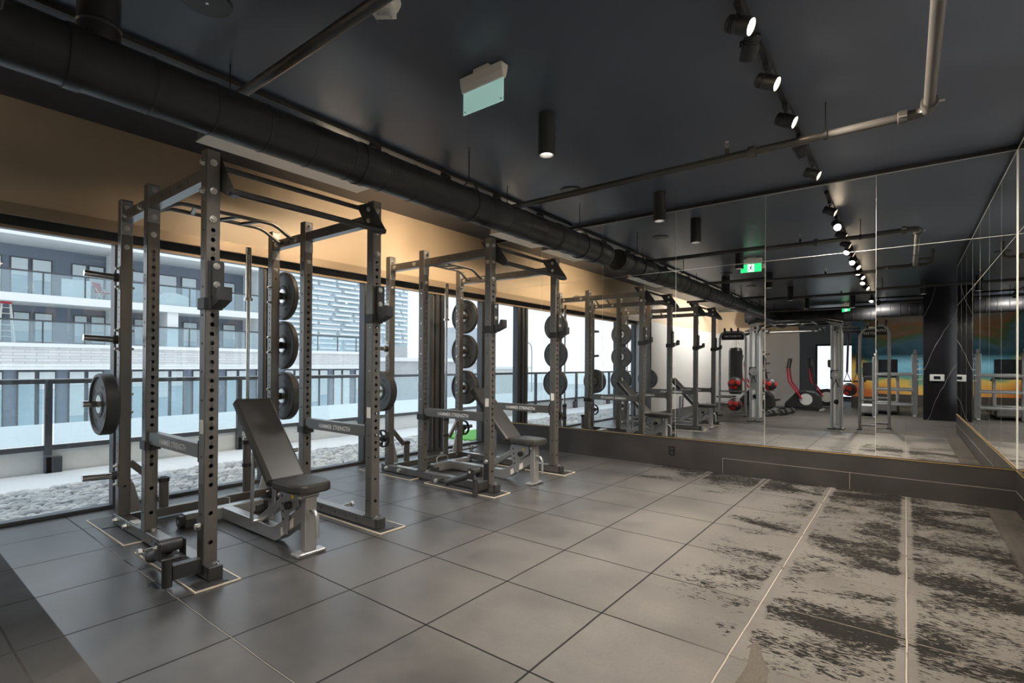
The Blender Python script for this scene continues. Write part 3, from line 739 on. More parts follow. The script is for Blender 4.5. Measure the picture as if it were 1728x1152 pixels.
# ------------------------------------------------------------------ adjustable benches
def make_bench(label):
    t = thing('weight_bench', label, 'bench')
    d = V(0, .49, .51).normalized(); n = V(0, -d.z, d.y)
    p0 = V(0, .245, .445); p1 = p0 + d * .73
    # back pad: front face through p0-p1
    c = (p0 + p1) / 2 - n * .032
    bp = MB('vinyl').cbox(c, V(.132, 0, 0), d * .365, n * .032, .016)
    bp.build('back_pad', t, bevel=.008)
    MB('silver').beam(p0 - n * .085 + d * .05, p1 - n * .085 - d * .16, .06, .035, .003).build('back_support', t)
    sp = MB('vinyl')
    poly = [(-.125, .235), (.125, .235), (.137, .20), (.137, .02), (.105, -.085), (.07, -.105), (-.07, -.105), (-.105, -.085), (-.137, .02), (-.137, .20)]
    sp.prism(poly, (0, 0, .402), (1, 0, 0), (0, 1, 0), (0, .0, .062))
    sp.build('seat_pad', t, bevel=.017)
    MB('silver').bbox(-.05, .05, -.03, .22, .388, .402, .003).build('seat_plate', t)
    # front leg with foot, cross pin and lifting handle
    lg = MB('silver').bbox(-.04, .04, -.03, .03, .022, .37, .005)
    lg.cyl((-.058, 0, .37), (.058, 0, .37), .019, n=18)
    for s in (-1, 1): lg.bolt((s * .058, 0, .37), (s, 0, 0), .012, .006)
    lf = lg.build('front_leg', t)
    MB('silver').bbox(-.10, .10, -.045, .045, .0, .022, .006).build('foot', lf, bevel=.004)
    MB('framelight').tube([(.0, -.028, .285), (.0, -.05, .288), (.0, -.075, .278), (.0, -.092, .255), (.0, -.097, .225), (.0, -.097, .12)], .0125, 14).build('lift_handle', lf)
    # low spine that drops from the leg and runs back along the floor
    sx = .036
    spn = MB('silver').prism([(.03, .30), (.03, .20), (.30, .035), (.36, .012), (.42, .012), (1.16, .012), (1.16, .10), (.43, .10), (.36, .115)], (-sx, 0, 0), (0, 1, 0), (0, 0, 1), (2 * sx, 0, 0))
    s_ = spn.build('spine', t, bevel=.004)
    MB('white').prism([(.12, .215), (.12, .155), (.28, .063), (.28, .115)], (-sx - .0008, 0, 0), (0, 1, 0), (0, 0, 1), (.0006, 0, 0)).build('warning_label', s_)
    MB('silver').bbox(-.29, .29, 1.16, 1.235, .012, .10, .005).use('rubber').bbox(-.293, -.22, 1.155, 1.24, .0, .06, .004).bbox(.22, .293, 1.155, 1.24, .0, .06, .004).build('rear_foot', t)
    MB('framelight').tube([(-.09, 1.235, .05), (-.09, 1.30, .05), (-.09, 1.33, .07), (-.09, 1.335, .12), (-.05, 1.335, .135), (.05, 1.335, .135), (.09, 1.335, .12), (.09, 1.33, .07), (.09, 1.30, .05), (.09, 1.235, .05)], .008, 10).build('tow_handle', t)
    for s in (-1, 1):
        w = MB('rubber').cyl((s * .295, 1.20, .045), (s * .325, 1.20, .045), .045, n=24).use('zinc').cyl((s * .325, 1.20, .045), (s * .33, 1.20, .045), .015, n=12)
        w.build('wheel', t)
    # ladder plate with adjustment slots and its pull knob
    lp = MB('silver')
    for s in (-1, 1):
        lp.prism([(.035, .385), (.26, .385), (.275, .34), (.215, .10), (.165, .10), (.15, .24), (.035, .31)], (s * .048, 0, 0), (0, 1, 0), (0, 0, 1), (s * .006, 0, 0))
        lp.use('hole')
        for k in range(4): lp.box(s * .0545 - .0004, s * .0545 + .0004, .225 - .006 * k, .24 - .006 * k, .335 - .05 * k, .352 - .05 * k)
        lp.use('yellow').box(s * .0545 - .0004, s * .0545 + .0004, .09, .115, .345, .368).use('silver')
    lp.use('blackmetal').cyl((-.054, .13, .30), (-.085, .13, .30), .026, n=16).cyl((.054, .13, .30), (.085, .13, .30), .026, n=16)
    lp.build('ladder_plate', t)
    # tilt strut to the back pad and pivot arm to the spine
    MB('silver').beam((0, .62, .095), (0, .22, .335), .055, .05, .003).use('zinc').cyl((-.07, .60, .105), (.07, .60, .105), .017, n=16).build('pivot_arm', t)
    a = V(0, .60, .105); b = p0 + d * .42 - n * .085
    st = MB('silver')
    for s in (-1, 1): st.beam((s * .078, a.y, a.z), (s * .078, a.y - .02, .60), .012, .036, .002)
    st.use('zinc').cyl((-.09, a.y - .02, .585), (.09, a.y - .02, .585), .012, n=12)
    st.build('tilt_strut', t)
    return t
b1 = make_bench('black padded incline bench inside the nearest power rack'); b1.location = (1.815, 3.045, 0)
b2 = dup(b1, (4.305, 3.02, 0), label='black padded incline bench inside the second power rack')

# short bar left on the floor behind the second bench
t = thing('dumbbell_bar', 'short chrome bar lying on the floor behind the second rack', 'bar', (5.10, 4.88, .0))
MB('chrome').cyl((-.30, 0, .037), (.42, 0, .037), .014, n=14).build('grip', t)
for s in (-.16, .28):
    MB('chrome').cyl((s, 0, .037), (s + .03, 0, .037), .036, n=18).build('collar', t)

# ------------------------------------------------------------------ ceiling services
def helix_seams(mb, p0, p1, r, pitch, w=.012, h=.006):
    L = (Vector(p1) - Vector(p0)).length; d = (Vector(p1) - Vector(p0)).normalized(); k = pitch / 2
    while k < L:
        o = Vector(p0) + d * k
        mb.lathe(o, d, [(r, -w), (r + h, -w * .3), (r + h, w * .3), (r, w)], 40); k += pitch
    return mb
DY, DZ, DR = 3.07, 2.637, .139
du = thing('air_duct', 'black round spiral air duct running under the ceiling along the windows', 'duct', (0, DY, DZ))
x0, x1 = -5.6, 5.93
m_ = MB('duct').cyl((x0, 0, 0), (x1, 0, 0), DR, n=48)
helix_seams(m_, (x0, 0, 0), (x1, 0, 0), DR, .29, .007, .004)
m_.build('duct_tube', du)
for xx in (.62, 2.2, 4.75, 5.62):
    MB('blackmetal').lathe((xx, 0, 0), (1, 0, 0), [(DR, -.03), (DR + .007, -.03), (DR + .007, .03), (DR, .03)], 40).build('band', du)
for xx in (3.34, 5.28, -.6, -2.5, -4.4):
    hg = MB('blackmetal').cyl((xx, 0, DR + .06), (xx, 0, CZ - DZ), .006, n=8)
    hg.lathe((xx, 0, 0), (1, 0, 0), [(DR + .004, -.014), (DR + .010, -.014), (DR + .010, .014), (DR + .004, .014)], 40)
    hg.tube([(xx, -.11, DR * .75), (xx, -.05, DR + .045), (xx, 0, DR + .065), (xx, .05, DR + .045), (xx, .11, DR * .75)], .008, 8)
    hg.build('hanger', du)
br_ = MB('duct').cyl((.72, 0, DR * .5), (.72, 0, CZ - DZ), .085, n=28); helix_seams(br_, (.72, 0, DR * .5), (.72, 0, CZ - DZ), .085, .25)
br_.build('branch', du)
d2 = thing('air_duct', 'large black spiral duct crossing the far end of the gym above the mural', 'duct', (-5.9, 0, 2.84))
m_ = MB('duct').cyl((0, 4.2, 0), (0, -6.5, 0), .20, n=40); helix_seams(m_, (0, 4.2, 0), (0, -6.5, 0), .20, .22, .012, .008); m_.build('duct_tube', d2)
for yy in (3.6, 1.2, -1.5, -4.): MB('blackmetal').cyl((0, yy, .2), (0, yy, CZ - 2.84), .006, n=8).build('hanger', d2)

def sprinkler(par, p):
    q = Vector(p)
    s = MB('pipe').cyl(q, q + V(0, 0, .045), .016, n=12).use('zinc').cyl(q + V(0, 0, .045), q + V(0, 0, .06), .010, n=10)
    for k in (-1, 1): s.tube([q + V(0, k * .010, .058), q + V(0, k * .016, .078), q + V(0, k * .004, .10)], .003, 6)
    s.cyl(q + V(0, 0, .10), q + V(0, 0, .104), .016, n=14); s.build('sprinkler_head', par)
PZ, PR = 2.90, .030
pp = thing('sprinkler_pipe', 'black sprinkler pipe crossing the ceiling before the mirror wall, with an elbow', 'pipe', (0, 0, 0))
m_ = MB('pipe').cyl((4.31, 3.9, PZ), (4.31, -.03, PZ), PR, n=20); m_.build('run', pp)
MB('pipe').cyl((4.23, -.115, PZ), (1.535, -.115, PZ), PR, n=20).build('run', pp)
el = MB('pipe').tube([(4.31, .0, PZ), (4.31, -.06, PZ), (4.295, -.10, PZ), (4.25, -.115, PZ), (4.19, -.115, PZ)], PR * 1.15, 18)
for c, a in (((4.31, .02, PZ), (0, 1, 0)), ((4.17, -.115, PZ), (1, 0, 0))):
    el.lathe(c, a, [(PR, -.028), (PR + .016, -.024), (PR + .016, .024), (PR, .028)], 22)
el.use('zinc')
for c in ((4.31 - .05, .02, PZ - .01), (4.31 + .05, .02, PZ + .01), (4.17, -.17, PZ)): el.cyl(Vector(c) - V(0, .022, 0), Vector(c) + V(0, .022, 0), .009, n=8)
el.build('elbow', pp)
MB('pipe').lathe((4.31, .96, PZ), (0, 1, 0), [(PR, -.028), (PR + .016, -.024), (PR + .016, .024), (PR, .028)], 22).build('coupling', pp)
for (a, b) in ((4.31, 3.40), (4.31, .465), (2.6, -.115)):
    MB('blackmetal').cyl((a, b, PZ + PR), (a, b, CZ), .005, n=8).lathe((a, b, PZ), (0, 1, 0) if a > 4 else (1, 0, 0), [(PR + .001, -.012), (PR + .006, -.012), (PR + .006, .012), (PR + .001, .012)], 20).build('hanger', pp)
sprinkler(pp, (4.31, 1.145, PZ + PR - .002))
p2 = thing('sprinkler_pipe', 'black sprinkler pipe crossing the ceiling above the nearest rack', 'pipe', (0, 0, 0))
MB('pipe').cyl((1.48, 3.9, PZ), (1.48, -.20, PZ), PR, n=20).build('run', p2)
MB('blackmetal').cyl((1.48, 3.44, PZ + PR), (1.48, 3.44, CZ), .005, n=8).lathe((1.48, 3.44, PZ), (0, 1, 0), [(PR + .001, -.012), (PR + .006, -.012), (PR + .006, .012), (PR + .001, .012)], 20).build('hanger', p2)
tj = MB('pipe').lathe((1.48, -.115, PZ), (0, 1, 0), [(PR, -.06), (PR + .014, -.05), (PR + .014, .05), (PR, .06)], 22).tube([(1.48, -.16, PZ), (1.48, -.28, PZ), (1.48, -.33, PZ + .02), (1.48, -.345, PZ + .08), (1.48, -.345, CZ)], PR * .8, 16)
tj.build('tee', p2)
sprinkler(p2, (1.48, 1.15, PZ + PR - .002))
for k, xx in enumerate((-1.35, -4.2)):
    p3 = thing('sprinkler_pipe', ('black sprinkler pipe crossing the ceiling over the cable rig, seen in the mirror', 'black sprinkler pipe crossing the ceiling beside the far cross duct, seen in the mirror')[k], 'pipe')
    MB('pipe').cyl((xx, 4.6, PZ), (xx, -5., PZ), PR, n=16).build('run', p3)
    for yy in (3.4, .4, -2.6): MB('blackmetal').cyl((xx, yy, PZ + PR), (xx, yy, CZ), .005, n=8).build('hanger', p3)
    sprinkler(p3, (xx, 1.15, PZ + PR - .002))

def pendant(loc, label):
    t = thing('downlight', label, 'downlight', loc, 0, 'cylinder downlights')
    MB('blackmetal').lathe((0, 0, 0), (0, 0, -1), [(0, 0), (.064, 0), (.066, .003), (.066, .312), (.064, .315), (.058, .315), (.056, .300)], 36).build('housing', t)
    MB('zinc').lathe((0, 0, 0), (0, 0, -1), [(.0575, .302), (.0575, .3155), (.050, .3155), (.044, .285)], 32).build('reflector_ring', t)
    MB('lenssoft').cyl((0, 0, -.286), (0, 0, -.288), .045, n=24).build('lens', t)
    return t
PEND = [(3.245, 2.18), (5.48, 2.17), (1.0, 2.17), (-1.25, 2.15), (-3.3, 2.1), (-2.2, -.3), (-3.6, 1.1)]
PL = ['black cylinder downlight hanging beside the glass exit sign', 'black cylinder downlight hanging just in front of the mirror wall', 'black cylinder downlight over the near rack walkway, seen only in the mirror',
      'black cylinder downlight above the cable rig, seen only in the mirror', 'black cylinder downlight beyond the cable rig, seen only in the mirror', 'black cylinder downlight in line with the marble column, seen only in the mirror', 'black cylinder downlight between the rig and the mural, seen only in the mirror']
pr0 = None
for p, l in zip(PEND, PL):
    if pr0 is None: pr0 = pendant((p[0], p[1], CZ), l)
    else: dup(pr0, (p[0], p[1], CZ), label=l)

# track with spotlights
def track(p0, p1, label):
    t = thing('light_track', label, 'light track', p0)
    MB('blackmetal').beam((0, 0, -.018), Vector(p1) - Vector(p0) + V(0, 0, -.018), .036, .034, .002).build('rail', t)
track((-6., .69, CZ), (5.75, .69, CZ), 'long black ceiling track with spotlights leading to the mirror wall')
track((-5.2, -3.6, CZ), (-5.2, 1.2, CZ), 'short black ceiling track in front of the mural, seen in the mirror')
track((-5.6, 3.62, CZ), (6.0, 3.62, CZ), 'black ceiling track hidden above the round duct by the windows')
LIT = []
def spot(loc, d, lit, label, grp='spotlights on the ceiling tracks'):
    t = thing('spotlight', label, 'spotlight', (loc[0], loc[1], CZ - .036), 0, grp)
    d = Vector(d).normalized(); u, w = perp(d)
    MB('blackmetal').bbox(-.055, .055, -.017, .017, -.032, .0, .003).build('adapter', t)
    c = V(0, 0, -.105)
    MB('blackmetal').tube([(0, 0, -.03), (0, 0, -.05)], .008, 10).tube([V(0, 0, -.05), c - w * .0 + u * .052 + V(0, 0, .03), c + u * .052], .006, 8).tube([V(0, 0, -.05), c - u * .052 + V(0, 0, .03), c - u * .052], .006, 8).build('yoke', t)
    b = MB('blackmetal').lathe(c - d * .065, d, [(0, 0), (.040, 0), (.044, .006), (.044, .022), (.040, .024), (.040, .028), (.044, .030), (.044, .036), (.040, .038), (.040, .042), (.044, .044), (.046, .06), (.046, .128), (.040, .130), (.038, .116)], 28)
    h = b.build('lamp_body', t)
    MB('lens' if lit else 'lensoff').cyl(c + d * .048, c + d * .051, .037, n=24).build('lens', h)
    if lit: LIT.append((Vector((loc[0], loc[1], CZ - .036)) + c + d * .075, d, lit))
    return t
ty = .69
dl = (.0, -.88, -.47)
spot((2.82, ty), dl, 1, 'lit spotlight nearest the camera on the long ceiling track')
spot((3.05, ty), (.62, .35, -.7), 2, 'dark-looking spotlight turned away, between the two nearest lit ones on the long track')
spot((3.49, ty), dl, 1, 'second lit spotlight along the long ceiling track')
spot((4.12, ty), dl, 1, 'third lit spotlight along the long ceiling track, before the pipe')
spot((4.72, ty), (.72, -.25, -.62), 2, 'spotlight turned towards the mirror, between the sprinkler pipe and the last lit one')
spot((5.41, ty), dl, 1, 'last lit spotlight on the long track, closest to the mirror wall')
for k, xx in enumerate((2.2, 1.6, 1.0, .4, -.3, -1.2, -3.6)):
    spot((xx, ty), (.4, -.7, -.6) if k % 2 else (.6, .1, -.75), 2, 'lit spotlight on the long track seen only in the mirror, %s behind the camera-side end' % ordn[k])
for k, xx in enumerate((2.75, 3.6, 4.4, 5.25)):
    spot((xx, 3.62), (.1, .9, -.40), 3, '%s warm spotlight washing the tan wall above the windows, behind the duct' % ordn[k])

for k, xx in enumerate((-1.9, -2.9, -4.0, -5.1)):  # extra spots added to brighten the grey rear wall
    spot((xx, 3.62), (.0, .9, -.55), 4, '%s spotlight added to brighten the grey wall beyond the windows, seen only in the mirror' % ordn[k])
for k, yy in enumerate((.6, -1.2, -3.)):  # extra spots added because the mural was dim
    spot((-5.2, yy), (-.85, 0, -.55), 4, '%s spotlight added to brighten the mural, seen only in the mirror' % ordn[k])
# glass exit sign
ex = thing('exit_sign', 'glass exit sign hanging from the black ceiling, green running man on its far face', 'exit sign', (2.49, 2.17, CZ))
MB('white').bbox(-.03, .03, -.065, .065, -.028, 0, .004).build('ceiling_mount', ex)
MB('white').prism([(-.035, -.028), (.035, -.028), (.026, -.078), (.012, -.118), (-.012, -.118), (-.026, -.078)], (0, -.178, 0), (1, 0, 0), (0, 0, 1), (0, .356, 0)).build('lamp_housing', ex, bevel=.004)
pnl = MB('acrylic').bbox(-.005, .003, -.17, .17, -.262, -.112, .001)
pnl.use('hole')
for s in (-1, 1): pnl.cyl((-.0056, s * .152, -.245), (-.005, s * .152, -.245), .005, n=10)
pn = pnl.build('glass_panel', ex)
gp = MB('exitgreen').box(.0035, .0045, -.168, .168, -.26, -.114)
gp.use('exitwhite').box(.0046, .0050, -.052, .052, -.252, -.122)
gp.use('hole')
def limb(pts, w=.0085):
    for (a, b) in zip(pts, pts[1:]):
        gp.beam((.0054, a[0], a[1]), (.0054, b[0], b[1]), w * 1.6, .0012, .0002, up=(1, 0, 0)) if False else gp.prism([(a[0] - w * (b[1] - a[1]) / math.hypot(b[0] - a[0], b[1] - a[1]), a[1] + w * (b[0] - a[0]) / math.hypot(b[0] - a[0], b[1] - a[1])), (b[0] - w * (b[1] - a[1]) / math.hypot(b[0] - a[0], b[1] - a[1]), b[1] + w * (b[0] - a[0]) / math.hypot(b[0] - a[0], b[1] - a[1])), (b[0] + w * (b[1] - a[1]) / math.hypot(b[0] - a[0], b[1] - a[1]), b[1] - w * (b[0] - a[0]) / math.hypot(b[0] - a[0], b[1] - a[1])), (a[0] + w * (b[1] - a[1]) / math.hypot(b[0] - a[0], b[1] - a[1]), a[1] - w * (b[0] - a[0]) / math.hypot(b[0] - a[0], b[1] - a[1]))], (.0052, 0, 0), (0, 1, 0), (0, 0, 1), (.0005, 0, 0))
limb([(-.002, -.158), (.006, -.196)], .010); limb([(.006, -.196), (-.022, -.212), (-.030, -.244)], .006); limb([(.006, -.196), (.022, -.222), (.044, -.226)], .006)
limb([(-.002, -.160), (-.026, -.166), (-.036, -.188)], .0045); limb([(0, -.160), (.024, -.178), (.040, -.166)], .0045)
gp.cyl((.0052, -.010, -.138), (.0057, -.010, -.138), .0105, n=16)
gp.build('running_man_face', ex)

# fire alarm horn-strobe
fa = thing('fire_alarm', 'white round ceiling fire alarm with clear strobe, marked FIRE in red', 'fire alarm', (1.70, 2.18, CZ), .62 - PI / 2)
MB('white').lathe((0, 0, 0), (0, 0, -1), [(0, 0), (.088, 0), (.092, .012), (.082, .035), (.070, .042), (0, .042)], 36).build('base', fa)
ab = MB('white').prism([(-.055, .06), (.055, .06), (.07, -.02), (.055, -.075), (-.055, -.075), (-.07, -.02)], (0, 0, -.040), (1, 0, 0), (0, 1, 0), (0, 0, -.028))
ab.text('FIRE', (0, -.0755, -.061), (1, 0, 0), (0, 0, 1), .020, 'redlet', 1.1)
ab.build('horn_body', fa, bevel=.003)
st = MB('clear').prism([(-.045, .0), (.045, .0), (.040, -.04), (.025, -.05), (-.025, -.05), (-.040, -.04)], (0, -.03, -.068), (1, 0, 0), (0, 0, 1), (0, .05, 0))
st.use('zinc').cyl((-.03, -.005, -.085), (.03, -.005, -.085), .010, n=12)
st.build('strobe', fa)

def ceil_disc(loc, r, label, m='blackmetal', cat='speaker', name='ceiling_speaker', grp=None):
    t = thing(name, label, cat, loc, 0, grp)
    MB(m).lathe((0, 0, 0), (0, 0, -1), [(r, 0), (r, .008), (r * .94, .012), (0, .012)], 40).build('grille', t)
    MB('zinc').cyl((0, 0, -.012), (0, 0, -.0135), r * .06, n=10).build('centre_badge', t)
sg = 'ceiling speakers'
ceil_disc((1.145, 3.06 - .12, CZ), .122, 'round black ceiling speaker near the duct at the top left', grp=sg)
ceil_disc((4.82, 3.01 - .1, CZ), .12, 'round black ceiling speaker beyond the second pipe, near the mirror wall', grp=sg)
ceil_disc((-1.0, 2.95, CZ), .12, 'round black ceiling speaker over the rig, seen only in the mirror', grp=sg)
ceil_disc((.6, -.25, CZ), .12, 'round black ceiling speaker near the right mirror wall, seen only in the mirror', grp=sg)
ceil_disc((4.85, 3.85, CZ), .075, 'small white ceiling disc between the duct and the tan wall', 'white', 'smoke detector', 'smoke_detector')
# linear diffusers between duct and bulkhead
def diffuser(x0, x1, label):
    t = thing('linear_diffuser', label, 'air diffuser', ((x0 + x1) / 2, 4.2, CZ), 0, 'linear diffusers')
    h = (x1 - x0) / 2
    MB('framelight').bbox(-h, h, -.17, .06, -.235, -.02, .004).build('plenum_box', t)
    f = MB('white').bbox(-h - .01, h + .01, -.18, .07, -.245, -.235, .003); f.build('face_plate', t)
diffuser(1.60, 3.02, 'long pale linear air diffuser tucked behind the round duct above the nearest rack')
diffuser(5.05, 5.98, 'pale linear air diffuser behind the round duct close to the mirror wall')

# wall outlet
ot = thing('wall_outlet', 'small black power outlet on the dark base under the mirror', 'outlet', (MX - .008, 2.243, .192))
MB('screen').bbox(-.006, 0, -.038, .038, -.055, .055, .002).build('cover_plate', ot)
s_ = MB('hole')
for dz in (-.024, .024): s_.bbox(-.008, -.006, -.017, .017, dz - .015, dz + .015, .001)
s_.build('socket', ot)

# ------------------------------------------------------------------ outside
struct('ground', MB('paving').box(-40, 40, 5.36, 7.60, -.25, -.02).box(-40, 40, 7.60, 14., -.25, -.06))
pb = MB('pebble')
random.seed(3)
yy = 5.42
pb.box(-6, 6.0, 5.365, 6.55, -.02, -.012)
rows = 0
while yy < 6.55:
    xx = -1.5 + (.04 if rows % 2 else 0)
    while xx < 5.95:
        r = random.uniform(.032, .052); a = random.uniform(.8, 1.5)
        pb.ball((xx + random.uniform(-.012, .012), yy + random.uniform(-.012, .012), -.012 + r * .25), r, 8, 5, (a, random.uniform(.75, 1.05), .62)); xx += .078
    yy += .068; rows += 1
o = pb.build('pebbles'); o['kind'] = 'stuff'; tag(o, 'pale grey pebbles filling the bed just outside the windows', 'pebbles')
tf = MB('green').box(6.02, 8.2, 5.40, 6.25, -.018, .03)
o = tf.build('turf_grass'); o['kind'] = 'stuff'; tag(o, 'bright green turf patch outside the window by the mirror wall', 'grass')
struct('wall_parapet', MB('concrete').box(-40, 40, 7.62, 7.84, -.06, .24))
rl = thing('terrace_railing', 'glass terrace railing with dark metal posts on the low parapet outside', 'railing', (0, 7.58, 0))
MB('frame').bbox(-20, 26, -.03, .03, .975, 1.02, .004).use('framelight').bbox(-20, 26, -.034, .034, 1.02, 1.03, .002).build('top_rail', rl)
MB('frame').bbox(-20, 26, -.02, .02, .235, .29, .004).build('bottom_rail', rl)
k = 0
for i in range(-9, 13):
    xx = 1.36 + 2.06 * i
    MB('frame').bbox(xx - .032, xx + .032, -.03, .03, -.02, .98, .004).bbox(xx - .02, xx + .12, -.03, .035, -.02, .16, .004).build('post', rl)
    MB('railglass').box(xx + .05, xx + 2.01, -.006, .006, .30, .965).build('glass_panel', rl)

# apartment block opposite
S = 1.2; FY = 38.6
def fx(x30): return x30 * S
def fz(z30): return H + (z30 - H) * S
ab = thing('apartment_building', 'dark apartment block opposite with white balcony slabs and glass balcony fronts', 'building', (fx(8), FY, -6))
O = V(fx(8), FY, -6)
def F(mb, x0, x1, y0, y1, z0, z1): return mb.box(fx(x0) - O.x, fx(x1) - O.x, y0, y1, fz(z0) - O.z, fz(z1) - O.z)
XL, XE = 0.5, 14.9
F(MB('facade'), XL, XE, 0, 12, -6.5, 6.6).build('wall', ab)
F(F(MB('slab'), XL - .5, XE + .35, -3.1, 12, 6.55, 7.05), XL, XE + .1, -2.8, 12, 7.05, 7.5).build('roof_slab', ab)
F(MB('slab'), XL, XE, -2.6, 0, 3.80, 4.15).build('balcony_slab', ab)
F(MB('slab'), XL, 22.5, -2.6, 0, 1.85, 2.02).build('balcony_slab', ab)
F(MB('brick'), XL, 22.5, -2.5, 12, 1.05, 1.86).build('brick_band', ab)
F(F(MB('slab'), XL, 22.5, -2.7, 12, .86, 1.06), XL, 22.6, -2.75, 0, 1.02, 1.10).build('cornice', ab)
F(MB('facade'), XL, 22.5, -1.9, 12, -6.5, .86).build('podium_wall', ab)
for x in (7.9, 14.65): F(MB('slab'), x, x + .22, -2.5, -.1, 2.0, 6.55).build('party_wall', ab)
F(MB('slab'), 10.0, 10.5, -2.4, 0, 2.0, 3.8).build('party_wall', ab)
def win(x0, x1, z0, z1, y=-.02, blind=.55, sub=None):
    f = F(MB('frame'), x0, x1, y - .06, y, z0, z1)
    w = f.build('window', ab)
    g = .05
    zs = z0 + (z1 - z0) * (1 - blind)
    F(F(MB('blueglass'), x0 + g, x1 - g, y - .07, y - .06, z0 + g, zs).use('blind'), x0 + g, x1 - g, y - .07, y - .06, zs + .01, z1 - g).build('glazing', w)
for (x0, x1, bl) in ((3.0, 4.15, .6), (4.4, 5.05, .5), (5.12, 5.85, .6), (6.55, 7.15, .35), (7.2, 7.85, .6), (8.5, 8.9, .9), (9.0, 9.8, .3), (10.1, 11.1, .6), (11.3, 12.1, .3), (12.3, 13.2, .6), (13.4, 14.2, .5)):
    win(x0, x1, 4.3, 6.0, blind=bl)
    win(x0 + .1, x1 + .05, 2.1, 3.5, blind=1 - bl * .7)
xx = 1.0
while xx < 22.:
    win(xx, xx + .62, -2.0, .80, -1.92, random.choice((.15, .5, .75, .9))); win(xx + .68, xx + 1.3, -2.0, .80, -1.92, random.choice((.3, .6, .9))); xx += 1.72
for (z, x1_) in ((4.15, XE - .1), (2.02, XE - .1), (2.02, 22.3)):
    F(MB('railglass'), XL if x1_ < 20 else XE + .3, x1_, -2.58, -2.55, z, z + .95).build('balcony_glass', ab)
    F(MB('frame'), XL if x1_ < 20 else XE + .3, x1_, -2.60, -2.53, z + .95, z + 1.02).build('balcony_rail', ab)
    q = XL + .3 if x1_ < 20 else XE + .6
    while q < x1_:
        F(MB('frame'), q, q + .05, -2.60, -2.55, z, z + .95).build('balcony_post', ab); q += 1.45
# ladder, covered sofa and screen on the balconies
ld = thing('step_ladder', 'white step ladder with a red top on the opposite lower balcony', 'ladder', (fx(4.12), FY - 1.6, fz(2.02) + .03))
for s in (-1, 1):
    for q in (-.30, .30): MB('white').beam((s * .30, q, 0), (s * .16, q * .15, 2.0), .06, .06, .004).build('rail', ld)
for k in range(6): MB('white').bbox(-.28 + .02 * k, .28 - .02 * k, -.28 + .04 * k, -.2 + .04 * k, .28 + .3 * k, .31 + .3 * k).build('step', ld)
MB('redpaint').bbox(-.22, .22, -.10, .10, 2.0, 2.10).build('top_cap', ld)
pc = thing('balcony_sofa', 'white covered sofa on the opposite upper balcony', 'sofa', (fx(10.4), FY - 1.6, fz(4.15) + .03))
MB('slab').prism([(-.95, 0), (.95, 0), (.95, .45), (.75, .7), (.1, .85), (-.5, .8), (-.95, .5)], (0, -.4, 0), (1, 0, 0), (0, 0, 1), (0, .8, 0)).build('cover', pc, bevel=.08)
MB('slab').bbox(-.9, -.7, -.38, .38, .0, .1, .01).build('base', pc)
wp = MB('slab').bbox(fx(5.85), fx(6.9), FY - 2.2, FY - 2.12, fz(4.16), fz(5.0), .02)
tag(wp.build('privacy_screen'), 'white privacy screen leaning on the opposite upper balcony front', 'screen')
ch = thing('patio_chair', 'pink and white folding chair on the opposite upper balcony', 'chair', (fx(7.55), FY - 1.3, fz(4.15) + .03), .5)
MB('redpaint').bbox(-.28, .28, -.28, .28, .45, .5, .01).build('seat', ch); MB('redpaint').beam((0, .28, .5), (0, .5, 1.1), .5, .04, .01).build('backrest', ch)
for a in (-.25, .25): MB('white').beam((a, -.3, 0), (a, .25, .75), .04, .04, .004).build('leg', ch); MB('white').beam((a, .3, 0), (a, -.25, .6), .04, .04, .004).build('leg', ch)

# tower behind, low stone block and distant sheds
tw = thing('apartment_tower', 'pale high-rise tower with many balconies, hazy behind the dark block', 'building', (200, 285, -10))
MB('tower').box(-46, 46, 0, 50, 0, 100).build('core', tw)
zz = 8.; fl = 0
random.seed(11)
while zz < 98:
    r_ = MB('slab'); w_ = MB('blueglass'); q = -46.
    while q < 44:
        ln = random.choice((14., 19., 11.)); gp_ = random.choice((1.6, 2.6, 3.4))
        r_.box(q, min(q + ln, 47), -2.4 if (int(q) // 16) % 2 else -1.2, 0, zz, zz + 1.15); w_.box(q - .3, min(q + ln + gp_ * .6, 46), -.3, -.1, zz + 1.3, zz + 2.6); q += ln + gp_
    r_.build('balcony_row', tw); w_.build('window_band', tw); zz += 3.; fl += 1
gb = thing('stone_building', 'low grey stone block beyond the terrace with paired white windows', 'building', (66, 63, -8))
MB('greybuild').box(-13, 9, 0, 12, 0, 9.6).build('wall', gb)
MB('slab').box(-13.4, 9.4, -.5, 12, 9.6, 10.2).build('cornice', gb)
MB('greybuild').box(-13, -10, 2, 8, 10.2, 12.2).build('roof_house', gb)
for zr in (6.2, 2.6):
    for xr in (-9.5, -5, -.5, 4.):
        for d in (0, 1.05):
            w = MB('slab').box(xr + d, xr + d + .9, -.12, 0, zr, zr + 2.).build('window', gb); MB('blueglass').box(xr + d + .12, xr + d + .78, -.16, -.12, zr + .12, zr + 1.88).build('glazing', w)
sh = thing('apartment_building', 'faint grey block on the skyline to the right of the tower', 'building', (150, 120, -8))
MB('tower').box(-22, 16, 0, 18, 0, 22).build('wall', sh)
for zr in (4, 8, 12, 16): MB('blueglass').box(-21, 15, -.3, 0, zr, zr + 1.6).build('window_band', sh)
